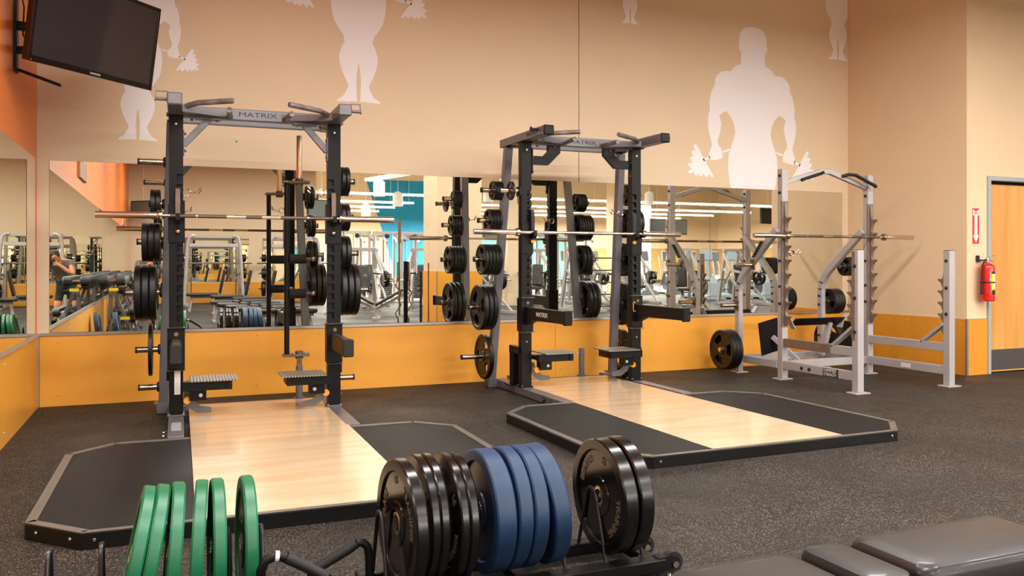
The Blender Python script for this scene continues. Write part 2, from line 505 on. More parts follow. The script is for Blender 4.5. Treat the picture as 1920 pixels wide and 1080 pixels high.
fl = MB().box(-1.3, FAR_X + .3, BACK_Y - .3, 8.4, -0.12, 0.0)
struct('floor', fl, K['floor'])
struct('ceiling', MB().box(-1.3, FAR_X + .3, BACK_Y - .3, 8.4, CEIL, CEIL + .12), K['ceiling'])
struct('wall_back', MB().box(-1.3, 4.1455, WY, WY + .2, 0, CEIL).box(4.1545, 8.4, WY, WY + .2, 0, CEIL).box(4.14, 4.16, WY + .03, WY + .2, 0, CEIL), K['wall'])
struct('wall_left', MB().box(LX - .2, LX, FAR_Y, WY, 0, CEIL), K['orange'])
struct('wall_right', MB().prism([(RX0, WY + .1), (RX1, RY), (RX1, RY - .0), (8.39, RY), (8.39, RY + .12), (8.2, RY + .12), (8.2, WY + .1)], CEIL), K['wall_r'])
struct('wall_door', MB().box(9.45, FAR_X, RY, RY + .2, 0, CEIL).box(8.39, 9.45, RY, RY + .2, 2.19, CEIL), K['wall_r'])
struct('wall_far', MB().box(-1.2, 4.38, FAR_Y - .2, FAR_Y, 0, CEIL).box(4.18, 4.38, BACK_Y, FAR_Y - .2, 0, CEIL), K['wall'])
struct('wall_hall', MB().box(4.1, FAR_X, BACK_Y - .2, BACK_Y, 0, CEIL), K['wall'])
struct('wall_side', MB().box(FAR_X, FAR_X + .2, BACK_Y, 8.3, 0, CEIL), K['wall'])
struct('trim_9', MB().box(5.36, 21.0, -16.2, -16.0, 4.75, CEIL), K['ceiling'])

# wainscot panels: screwed orange sheets with aluminium caps
def wains(name, x0, x1, y, m, sgn=-1, joints=(), zt=WT):
    mb = MB()
    xs = [x0] + list(joints) + [x1]
    for a, b in zip(xs, xs[1:]):
        mb.box(a + .0015, b - .0015, y, y + sgn * .012, 0.0, zt, .001)
    return mb
back_w = wains('trim_1', LX + .012, RX0 - .002, WY, 0, -1, (1.42, 3.86, 6.3))
tw = struct('trim_1', back_w, K['wains'])
lw = MB()
for a, b in ((8.115, 5.69), (5.69, 3.25), (3.25, .81), (.81, -1.63), (-1.63, -4.07), (-4.07, -6.5), (-6.5, -8.9), (-8.9, FAR_Y)):
    lw.box(LX, LX + .012, b + .0015, a - .0015, 0, WT, .001)
tl = struct('trim_2', lw, K['wains'])
def slant(y):  # x of the right wall at y
    return RX0 + (RX1 - RX0) * (WY - y) / (WY - RY)
rwm = MB()
rwm.prism([(slant(WY) - .012, WY - .002), (slant(7.2) - .012, 7.2), (slant(7.2), 7.2), (slant(WY), WY - .002)], WT)
rwm.prism([(slant(7.197) - .012, 7.197), (RX1 - .012, RY - .012), (RX1, RY), (slant(7.197), 7.197)], WT)
tr_ = struct('trim_3', rwm, K['wains_r'])
tr4 = struct('trim_4', MB().box(RX1 + .002, 8.375, RY, RY - .012, 0, WT, .001), K['wains_r'])
cap = MB()
cap.box(LX + .012, RX0 - .002, WY - .022, WY, WT, WT + .016, .002).box(LX + .012, RX0 - .002, WY - .026, WY - .012, WT - .010, WT + .003, .002)
struct('trim_5', cap, K['alu'])
cap = MB()
cap.box(LX, LX + .022, FAR_Y, WY - .03, WT, WT + .016, .002).box(LX + .012, LX + .026, FAR_Y, WY - .03, WT - .010, WT + .003, .002)
cap.box(LX + .010, LX + .024, WY - .026, WY - .012, 0, WT, .002)
struct('trim_6', cap, K['alu'])
struct('trim_7', MB().box(RX1 - .016, RX1 + .010, RY - .016, RY + .006, 0, WT + .004, .002).box(RX1 + .01, 8.375, RY - .014, RY - .0, WT, WT + .004), K['alu'])
# screws
def screws(parent, pts, ax):
    mb = MB()
    for p in pts:
        q = V(p) + V(ax) * .004
        mb.cyl(p, q, .0065, .004, 8)
    struct('screw_heads', mb, K['alu'], parent)
screws(tw, [(x, WY - .012, z) for x in [-.86, -.05, .78, 1.36, 1.48, 2.3, 3.1, 3.8, 3.92, 4.7, 5.5, 6.24, 6.36, 7.1, 7.85] for z in (.55, .09)], (0, -1, 0))
screws(tl, [(LX + .012, y, z) for y in [7.9, 7.3, 6.5, 5.75, 5.63, 4.9, 4.1, 3.3, 2.0, 1, 0, -1, -2, -3] for z in (.55, .09)], (1, 0, 0))
screws(tr_, [(slant(y) - .012, y, z) for y in [7.95, 7.5, 7.26, 7.14, 6.85, 6.6] for z in (.56, .1)], (-1, 0, 0))
screws(tr4, [(x, RY - .012, z) for x in (8.11, 8.33) for z in (.56, .1)], (0, -1, 0))

# wall mirrors, one thing per sheet
def mirror(x0, x1, y0, y1, z0, z1, label, axis, face, grp):
    t = thing('wall_mirror', label, 'mirror', ((x0 + x1) / 2, (y0 + y1) / 2, z0), group=grp)
    cx, cy = (x0 + x1) / 2, (y0 + y1) / 2
    if axis == 'y':
        obj('backing', MB().box(x0 - cx, x1 - cx, -.002, .004, 0, z1 - z0), K['mirror_edge'], t)
        obj('mirror_glass', MB().box(x0 - cx + .0012, x1 - cx - .0012, -.0045, -.0022, .001, z1 - z0 - .0012), K['mirror'], t)
    else:
        obj('backing', MB().box(-.004, .002, y0 - cy, y1 - cy, 0, z1 - z0), K['mirror_edge'], t)
        obj('mirror_glass', MB().box(.0022, .0045, y0 - cy + .0012, y1 - cy - .0012, .001, z1 - z0 - .0012), K['mirror'], t)
    return t
MZ = WT + .017
for (a, b), lb in zip([(-.925, 1.49), (1.492, 3.55), (3.552, 5.854), (5.856, 7.854)],
                      ['frameless wall mirror sheet behind the left power rack', 'frameless mirror sheet on tan wall in the gap between the two power racks',
                       'frameless wall mirror sheet behind the right power rack', 'frameless mirror sheet behind the silver squat rack, nearest the right wall corner']):
    mirror(a, b, WY - .004, WY - .004, MZ, MT, lb, 'y', 0, 'mirrors on the back wall')
ys = [7.96, 5.9, 3.85, 1.8, -.25, -2.3, -4.35, -6.4, -8.5, -10.4]
for i, (a, b) in enumerate(zip(ys, ys[1:])):
    lb = 'frameless mirror sheet on the left orange wall, nearest the corner' if i == 0 else 'frameless mirror sheet on the left wall, number %s from the corner, seen reflected' % (['', 'two', 'three', 'four', 'five', 'six', 'seven', 'eight', 'nine'][i])
    mirror(LX + .004, LX + .004, b + .002, a, MZ, MT, lb, 'x', 0, 'mirrors on the left wall')
# painted tan field round the left mirrors, and the corner strip
# wall far end: mirror sheets and wainscot seen in the reflection
struct('trim_8', wains('trim_8', LX + .02, 4.37, FAR_Y, 0, 1, (1.4, 3.3)), K['wains'])
for x0, x1, lb in ((-.3, 2.35, 'far wall mirror sheet seen in the reflection behind the smith machine'), (2.75, 4.1, 'far wall mirror sheet seen in the reflection beside the white wall figure')):
    t = thing('wall_mirror', lb, 'mirror', ((x0 + x1) / 2, FAR_Y + .004, MZ), group='mirrors on the far wall')
    obj('mirror_glass', MB().box(-(x1 - x0) / 2, (x1 - x0) / 2, 0, .004, 0, 1.35), K['mirror'], t)

# ---- painted figures of weight lifters (pale vinyl on the wall)
UP = [(-0.0, 2.236), (-0.051, 2.232), (-0.089, 2.223), (-0.12, 2.202), (-0.142, 2.168), (-0.149, 2.132), (-0.149, 2.081), (-0.158, 2.065), (-0.154, 2.029), (-0.14, 2.005), (-0.126, 1.992), (-0.132, 1.944), (-0.133, 1.893), (-0.177, 1.879), (-0.216, 1.853), (-0.244, 1.817), (-0.292, 1.82), (-0.344, 1.807), (-0.387, 1.774), (-0.41, 1.739), (-0.417, 1.677), (-0.444, 1.636), (-0.459, 1.585), (-0.47, 1.527), (-0.465, 1.463), (-0.482, 1.412), (-0.486, 1.341), (-0.477, 1.27), (-0.442, 1.157), (-0.465, 1.098), (-0.478, 1.048), (-0.456, 1.02), (-0.40, 1.025), (-0.335, 1.044), (-0.33, 1.098), (-0.358, 1.14), (-0.378, 1.161), (-0.382, 1.204), (-0.356, 1.277), (-0.345, 1.35), (-0.365, 1.42), (-0.326, 1.448), (-0.288, 1.461), (-0.239, 1.407), (-0.208, 1.351), (-0.195, 1.286), (-0.204, 1.235), (-0.239, 1.153), (-0.265, 1.08), (-0.272, 1.0)]
LO = [(-0.268, 0.93), (-0.257, 0.84), (-0.239, 0.779), (-0.203, 0.715), (-0.15, 0.644), (-0.137, 0.585), (-0.166, 0.524), (-0.187, 0.458), (-0.19, 0.4), (-0.176, 0.333), (-0.15, 0.261), (-0.1, 0.155), (-0.118, 0.106), (-0.155, 0.045), (-0.208, 0.012), (-0.215, -0.007), (-0.015, 0.002), (-0.02, 0.092), (-0.023, 0.198), (-0.015, 0.294), (-0.003, 0.37)]
FAN = [(-0.609, 1.153), (-0.628, 1.147), (-0.635, 1.132), (-0.614, 1.091), (-0.648, 1.096), (-0.655, 1.078), (-0.635, 1.041), (-0.665, 1.044), (-0.671, 1.025), (-0.648, 0.987), (-0.685, 0.986), (-0.692, 0.967), (-0.659, 0.933), (-0.688, 0.918), (-0.692, 0.901), (-0.668, 0.893), (-0.635, 0.909), (-0.614, 0.876), (-0.597, 0.882), (-0.597, 0.905), (-0.567, 0.873), (-0.547, 0.881), (-0.536, 0.903), (-0.508, 0.871), (-0.486, 0.877), (-0.482, 0.901), (-0.444, 0.871), (-0.426, 0.879)]
ROD1 = [(-0.253, 1.132), (-0.335, 1.107), (-0.335, 1.088), (-0.262, 1.112)]
ROD2 = [(-0.470, 1.058), (-0.540, 1.028), (-0.528, 1.008), (-0.460, 1.034)]
def figure(x, z0, s, label, y=WY, flip=1, xmax=None, rz=0):
    t = thing('wall_figure', label, 'wall graphic', (x, y, z0), rotz=rz, group='pale weight lifter figures on the wall')
    cl = lambda p: (min(p[0] * s, xmax - x) if xmax else p[0] * s, p[1] * s)
    d = .0016
    left = UP + LO
    poly = left + [(-a, b) for a, b in left[::-1] if a < -1e-6]
    obj('body', MB().prism([cl(p) for p in poly], d, xz()), K['figure'], t)
    for sg in (-1, 1):
        bb = MB()
        for P_ in (ROD1, ROD2): bb.prism([cl((-sg * a, b)) for a, b in P_], d, xz())
        bb.prism([cl((-sg * a, b)) for a, b in FAN], d, xz())
        if not xmax: obj('barbell_end', bb, K['figure'], t)
    return t
figure(6.479, 1.07, 1.33, 'large pale weight lifter figure on the wall above the right-hand mirror, head in view')
figure(1.738, 2.805, 1.0, 'pale weight lifter figure on the wall above the left power rack, only legs in view')
figure(-.235, 2.325, .735, 'pale weight lifter figure half hidden behind the wall television')
figure(4.79, 3.905, .5, 'smallest pale figure, its feet high on the wall right of the wall joint')
figure(7.79, 3.775, .75, 'pale figure cut off by the right wall corner', xmax=RX0 - .002)

# small green sticker and the far blue diagonal
g = obj('round_sticker', MB().cyl((0, 0, 0), (0, -.002, 0), .011, n=20), mat('green_sticker', (60, 160, 100), .5)); g.location = (.60, WY - .0003, 2.355)
tag(g, 'tiny round green sticker on tan wall inside left power rack', 'sticker')

# ---- doorway on the right with maple door
d = struct('door_1', MB().box(8.492, 9.35, RY + .085, RY + .045, .012, 2.105, .002), K['door'])
struct('kick_plate', MB().box(8.50, 9.34, RY + .0445, RY + .0425, .03, .26, .0), K['kick'], d)
struct('door_handle', MB().cyl((9.25, RY + .044, 1.0), (9.25, RY - .02, 1.0), .012).bar((9.25, RY - .02, 1.0), (9.12, RY - .02, 1.0), .02, .018), K['alu'], d)
struct('trim_10', MB().box(8.378, 8.424, RY - .022, RY + .10, 0, 2.19, .003).box(8.424, 8.49, RY + .088, RY + .10, 0, 2.14).box(8.422, 8.446, RY + .0, RY + .088, 0, 2.14, .003)
       .box(8.424, 9.45, RY - .022, RY + .10, 2.14, 2.19, .003).box(9.40, 9.45, RY - .022, RY + .10, 0, 2.14, .003), K['frame'])
struct('wall_behind_door', MB().box(8.3, 9.6, RY + .11, RY + .2, 0, 2.2), K['black_in'])

# ---- fire extinguisher and sign
t = thing('fire_extinguisher', 'red fire extinguisher hanging on the wall beside the door frame', 'fire extinguisher', (8.278, RY - .085, .81))
Tz = M(((0, 1, 0, 0), (0, 0, 1, 0), (1, 0, 0, 0), (0, 0, 0, 1)))   # lathe x-axis -> z
obj('cylinder', MB().lathe([(0, 0), (.066, .002), (.073, .012), (.073, .36), (.068, .385), (.05, .405), (.026, .415), (.024, .43), (0, .43)], 32, Tz), K['red'], t)

# (the label is a strip of the shell facing the room, not a full turn)
def shell(r, z0, z1, a0, a1, n=10):
    mb = MB()
    pts = [(r * math.cos(a0 + (a1 - a0) * i / n), r * math.sin(a0 + (a1 - a0) * i / n)) for i in range(n + 1)]
    vs_ = [(x, y, z0) for x, y in pts] + [(x, y, z1) for x, y in pts]
    return mb.add(vs_, [(i, i + 1, n + 2 + i, n + 1 + i) for i in range(n)])
obj('label', shell(.0738, .105, .31, R_(-110), R_(-20)), K['yellow'], t, label='yellow label')
obj('label', shell(.0742, .14, .30, R_(-85), R_(-20)), K['label'], t, label='pale instruction label')
obj('label', shell(.0744, .075, .125, R_(-105), R_(-20)), K['ink'], t, label='black label band')
obj('label', shell(.0744, .30, .322, R_(-110), R_(-20)), K['ink'], t, label='black label top band')
obj('strap', MB().lathe([(.0755, .200), (.0755, .214)], 32, Tz), K['ink'], t)
obj('valve', MB().cyl((0, 0, .42), (0, 0, .475), .017, n=12).cyl((-.03, -.004, .455), (.035, -.004, .455), .012, n=10), K['alu'], t)
obj('handle', MB().bar((.0, 0, .475), (.085, -.02, .50), .02, .008).bar((-.01, 0, .455), (.075, -.02, .43), .02, .008), K['alu'], t)
obj('pull_pin', MB().tube([(.03 + .016 * math.cos(a / 10 * 2 * PI), -.02, .485 + .016 * math.sin(a / 10 * 2 * PI)) for a in range(11)], .0018, 6), K['alu'], t)
obj('hose', MB().tube([(-.01, -.005, .455), (-.05, -.01, .45), (-.078, -.01, .41), (-.088, -.005, .33), (-.088, 0, .15)], .009, 8), K['rubber'], t)
obj('nozzle', MB().cyl((-.088, 0, .15), (-.088, 0, .075), .011, .015, 10), K['rubber'], t)
obj('wall_bracket', MB().box(-.075, -.045, .055, .084, .43, .50, .003).box(-.06, .03, .06, .07, .44, .455, .002), K['ink'], t)

t = thing('wall_sign', 'red and white fire extinguisher sign with a downward arrow', 'sign', (8.206, RY - .001, 1.438))
obj('panel', MB().box(-.052, .052, -.002, 0, 0, .39, .0008), K['sign_red'], t)
arrow = [(-.045, .376), (-.045, .310), (-.021, .310), (-.021, .095), (-.044, .095), (0, .012), (.044, .095), (.021, .095), (.021, .310), (.045, .310), (.045, .376), (0, .352)]
obj('arrow', MB().prism(arrow, .0006, xz(0, -.002, 0)), K['white'], t)
o = obj('lettering', text_mesh('FIRE', .042, .0002, bold=.001), K['sign_red'], t, (0, -.0029, .333), (PI / 2, 0, 0)); o.scale = (.88, 1, 1)
for i, ch in enumerate('EXTINGUISHER'):
    obj('lettering', text_mesh(ch, .021, .0002, bold=.0004), K['sign_red'], t, (0, -.0029, .298 - i * .0215), (PI / 2, 0, 0))

# ---- television on its bracket, upper left
tvc = V((-.455, 6.79, 2.915))
ang = math.atan2(.78, .74)
t = thing('television', 'black flat television tilted on a bracket in the upper left corner', 'television', tvc, rot=(R_(-9), 0, 0))
t.rotation_mode = 'XYZ'
t.matrix_world = M.Translation(tvc) @ M.Rotation(ang, 4, 'Z') @ M.Rotation(R_(9), 4, 'X')
obj('housing', MB().box(-.54, .54, 0, .06, -.318, .318, .006), K['tv'], t)
obj('bezel', MB().box(-.545, .545, -.012, .0, -.322, -.282, .003).box(-.545, .545, -.012, 0, .298, .322, .003).box(-.545, -.520, -.012, 0, -.282, .298, .003).box(.520, .545, -.012, 0, -.282, .298, .003), K['tv'], t)
obj('screen', MB().box(-.520, .520, -.005, .0, -.282, .298), K['screen'], t)
obj('lettering', text_mesh('SAMSUNG', .020, .0003), K['ink_w'], t, (0, -.0128, -.304), (PI / 2, 0, 0))
obj('indicator_light', MB().ball((-.525, -.013, -.312), .003, 6), mat('red_led', (255, 60, 40), .4, emit=(255, 40, 30), estr=2), t)
t = thing('television_bracket', 'black folding wall bracket holding the television to the orange wall', 'bracket', (LX, 7.0, 2.9))
obj('wall_plate', MB().box(0, .02, -.05, .05, -.28, .42, .003), K['black'], t)
obj('arm', MB().bar((.01, 0, .06), (.24, -.02, .05), .05, .06).bar((.24, -.02, .05), (.42, -.06, .0), .045, .05), K['black'], t)
obj('arm', MB().bar((.01, 0, -.12), (.24, -.02, -.10), .05, .05).bar((.02, 0, -.26), (.30, -.03, -.36), .05, .02), K['black'], t)
obj('cable', MB().tube([(.02, .01, .4), (.06, .0, .2), (.05, .02, 0), (.12, .03, -.12), (.3, .0, -.1)], .006, 6), K['rubber'], t)

# ---- hanging fluorescent fixtures over the near room, plus the added hall fill: bodies for the lamps set at the top of the script
fix = thing('hanging_light', 'white linear ceiling light hanging over the gym floor', 'light', (LIGHT_ROWS[0][0], LIGHT_ROWS[0][1], LIGHT_Z), group='hanging linear lights over the near floor')
obj('housing', MB().box(-1.2, 1.2, -.17, .17, 0, .07, .01), K['lamp_body'], fix)
for sx in (-1, 1): obj('suspension_wire', MB().cyl((sx * 1.0, 0, .07), (sx * 1.0, 0, CEIL - LIGHT_Z), .004, n=6), K['alu'], fix)
fix['label'] = 'white linear ceiling light hanging above the left lifting platform'
spots = ['above the right lifting platform', 'above the silver squat rack', 'above the near bumper carts', 'above the near bench', 'above the open floor right of the bench',
         'above the dumbbell racks', 'above the bench row', 'above the lever machines', 'above the farthest dumbbells', 'above the far bench aisle', 'above the far lever machines',
         'outside the maple door', 'behind the maple door side', 'above the hall pillar', 'above the hall entrance, added hall fill', 'above the first cardio row, added hall fill', 'above the end of the hall, added hall fill', 'above the end of the cardio row, added hall fill']
for (lx, ly), sp_ in zip(LIGHT_ROWS[1:], spots):
    dup(fix, (lx, ly, LIGHT_Z), 0, 'white linear ceiling light hanging ' + sp_)
# ================================================================ lifting platforms
def platform(cx, cy0, rz, label, ylen=1.93):
    # origin: middle of the front edge, on the floor
    t = thing('lifting_platform', label, 'lifting platform', (cx, cy0, 0), rz, 'rubber and wood lifting platforms')
    hw, ch, H = 1.24, .25, .075
    outline = [(-hw + ch, 0), (hw - ch, 0), (hw, ch), (hw, ylen - ch), (hw - ch, ylen), (-hw + ch, ylen), (-hw, ylen - ch), (-hw, ch)]
    wx = .532
    # rubber inlays
    e = .045
    for s in (-1, 1):
        pl = [(s * wx, e), (s * (hw - ch - .02), e), (s * (hw - e), ch + .02), (s * (hw - e), ylen - ch - .02), (s * (hw - ch - .02), ylen - e), (s * wx, ylen - e)]
        obj('rubber_inlay', MB().prism(pl, H - .002), K['mat_rubber'], t)
    obj('wood_deck', MB().box(-wx + .002, wx - .002, .03, ylen + 1.33, .004, H, .002), K['wood'], t)
    fr, sd = MB(), MB()
    n = len(outline)
    for i in range(n):
        a, b = outline[i], outline[(i + 1) % n]
        if i == 4:  # back edge is broken by the wood deck
            segs = [((hw - ch, ylen), (wx + .004, ylen)), ((-wx - .004, ylen), (-hw + ch, ylen))]
        elif i == 0:
            segs = [(a, b)]
        else:
            segs = [(a, b)]
        for p, q in segs:
            d_ = V((q[0] - p[0], q[1] - p[1], 0)).normalized()
            nrm = V((-d_.y, d_.x, 0))
            p_, q_ = V((*p, 0)), V((*q, 0))
            w_ = .045 if i != 0 else .03
            a1, b1 = p_ + nrm * w_ / 2, q_ + nrm * w_ / 2
            fr.bar(a1 + V((0, 0, H - .001)), b1 + V((0, 0, H - .001)), w_, .006, .001)
            sd.bar(p_ + nrm * .004 + V((0, 0, H / 2 - .003)), q_ + nrm * .004 + V((0, 0, H / 2 - .003)), .008, H - .006, .001)
    obj('steel_edging', fr, K['edge'], t)
    obj('side_skirt', sd, K['edge_side'], t)
    bl = MB()
    for x, y, dx, dy in [(-hw + .05, ch - .05, -1, -1), (-hw + ch - .05, .05, -1, -1), (-hw + ch + .05, 0, 0, -1), (hw - ch - .05, 0, 0, -1), (hw - ch + .05, .05, 1, -1), (hw - .05, ch - .05, 1, -1), (-hw, ch + .06, -1, 0)]:
        v = V((dx, dy, 0)).normalized()
        p = V((x, y, .04))
        bl.cyl(p, p + v * .004, .008, .006, 8)
    obj('bolt_heads', bl, K['alu'], t)
    return t
PA = (.652, 4.01, -.0135)
PB = (3.685, 4.31, .0127)
platform(*PA, 'left lifting platform, pine deck between black rubber sides, in front of the left rack')
platform(*PB, 'right lifting platform, pine deck between black rubber sides, in front of the right rack')

# ================================================================ weight plates (axis along local x)
PLATE_MESH = {}
def grip_plate_mesh(R, T, n=48):
    key = ('g', round(R, 3), round(T, 3))
    if key in PLATE_MESH: return PLATE_MESH[key]
    ring = [(.026 / R * 1, .5), (.21, .5), (.24, .30), (.40, .28), (.74, .28), (.82, .34), (.86, .5), (.965, .5), (1.0, .36)]
    ring = [(.0265, .5)] + [(r * R, h) for r, h in ring[1:]]
    holes = (3,)   # ring index whose outward cell is open
    mb = MB()
    vs_ = []
    m_ = len(ring)
    for s in (1, -1):
        for r, h in ring:
            for k in range(n):
                a = 2 * PI * k / n
                vs_.append((s * h * T, r * math.cos(a), r * math.sin(a)))
    fs = []
    per = n // 3
    def is_hole(i, k):
        return i == 3 and (k % per) < per * 0.42
    idx = lambda s, i, k: s * m_ * n + i * n + (k % n)
    for i in range(m_ - 1):
        for k in range(n):
            if is_hole(i, k):
                # walls of the opening
                for (i1, k1, i2, k2, nb) in ((i, k, i, k + 1, False), (i + 1, k + 1, i + 1, k, False)):
                    fs.append((idx(0, i1, k1), idx(0, i2, k2), idx(1, i2, k2), idx(1, i1, k1)))
                if not is_hole(i, (k - 1) % n): fs.append((idx(0, i, k), idx(0, i + 1, k), idx(1, i + 1, k), idx(1, i, k)))
                if not is_hole(i, (k + 1) % n): fs.append((idx(0, i, k + 1), idx(0, i + 1, k + 1), idx(1, i + 1, k + 1), idx(1, i, k + 1)))
                continue
            fs.append((idx(0, i, k), idx(0, i + 1, k), idx(0, i + 1, k + 1), idx(0, i, k + 1)))
            fs.append((idx(1, i, k), idx(1, i, k + 1), idx(1, i + 1, k + 1), idx(1, i + 1, k)))
    for k in range(n):
        fs.append((idx(0, 0, k), idx(0, 0, k + 1), idx(1, 0, k + 1), idx(1, 0, k)))
        fs.append((idx(0, m_ - 1, k), idx(1, m_ - 1, k), idx(1, m_ - 1, k + 1), idx(0, m_ - 1, k + 1)))
    mb.add(vs_, fs)
    me = mb.mesh('plate_body', 28)
    me.materials.append(K['plate'])
    hub = MB().lathe([(.0262, -T * .52), (.037, -T * .52), (.037, T * .52), (.0262, T * .52)], 24, closed=True).mesh('hub_ring')
    hub.materials.append(K['bar'])
    PLATE_MESH[key] = (me, hub)
    return PLATE_MESH[key]
def grip_plate(R, T, loc, rotz, label, group, tilt=0.0, spin=None):
    me, hub = grip_plate_mesh(R, T)
    t = thing('weight_plate', label, 'weight plate', loc, group=group)
    t.rotation_mode = 'XYZ'
    t.matrix_world = M.Translation(V(loc)) @ M.Rotation(rotz, 4, 'Z') @ M.Rotation(tilt, 4, 'Y')
    a = random.uniform(0, 2 * PI) if spin is None else spin
    for nm, m_ in (('plate_body', me), ('hub_ring', hub)):
        o = bpy.data.objects.new(nm, m_)
        COL.objects.link(o)
        o.parent = t
        o.rotation_euler = (a, 0, 0)
    return t

# ================================================================ barbells
def barbell(loc, rotz, label, mats, length=2.2):
    t = thing('barbell', label, 'barbell', loc, rotz, 'barbells resting on racks')
    h = length / 2
    obj('shaft', MB().cyl((-.655, 0, 0), (.655, 0, 0), .0143, n=16), K[mats[0]], t)
    sm = MB()
    for a, b in ((-.655, -.60), (-.42, -.405), (-.2, -.06), (.06, .2), (.405, .42), (.60, .655)):
        sm.cyl((a, 0, 0), (b, 0, 0), .0146, n=16)
    obj('smooth_band', sm, K['bar_smooth'], t)
    for s in (-1, 1):
        obj('collar', MB().lathe([(.015, .655), (.037, .655), (.038, .658), (.038, .688), (.037, .69), (.025, .69)], 28, M.Diagonal((s, 1, 1, 1))), K['bar_smooth'], t)
        obj('sleeve', MB().lathe([(.02, .69), (.0248, .69), (.0248, h - .004), (.0225, h), (.012, h), (.011, h - .004), (0, h - .004)], 24, M.Diagonal((s, 1, 1, 1))), K[mats[1]], t)
    return t

def spring_collar(loc, rotz, label):
    # two-handled wire clip hanging by its coil
    t = thing('spring_collar', label, 'spring clip', loc, rotz, 'chrome spring clips hung on the racks')
    pts = []
    for i in range(61):
        a = 2 * PI * i / 16
        pts.append((.029 * math.cos(a), -.012 + .026 * i / 60, .029 * math.sin(a)))
    pts = [(.10, -.012, .018), (.095, -.012, -.006), (.03, -.012, -.004)] + pts + [(.09, .014, .02), (.105, .014, .045)]
    obj('coil', MB().tube(pts, .0024, 6), K['bar_smooth'], t)
    for z, y in ((.012, -.012), (.036, .014)):
        obj('handle', MB().cyl((.088, y, z - .012), (.108, y, z + .008), .005, n=8), K['bar_smooth'], t)
    return t

# ================================================================ black and grey power racks
def text_part(parent, body, size, m, loc, rot, bold=0.0, sx=1.0, arc=None, depth=.0006):
    o = obj('lettering', text_mesh(body, size, depth, arc=arc, bold=bold), m, parent, loc, rot)
    o.scale = (sx, 1, 1)
    return o

def notched_upright(s):
    # s = -1 left, +1 right ; the hooks open towards the inside of the rack
    x0, x1 = -.05, .05
    pts = [(x0, .075), (x1, .075)]
    z = .80
    zs = []
    while z < 1.87:
        zs.append(z); z += .0762
    for z in zs:
        pts += [(x1, z + .012), (x1 - .028, z + .012), (x1 - .028, z - .012), (x1 - .036, z - .018), (x1 - .046, z - .012), (x1 - .046, z + .030), (x1 - .040, z + .036), (x1, z + .036)]
    pts += [(x1, 2.352), (x0, 2.352)]
    if s > 0: pts = [(-a, b) for a, b in pts]
    return pts

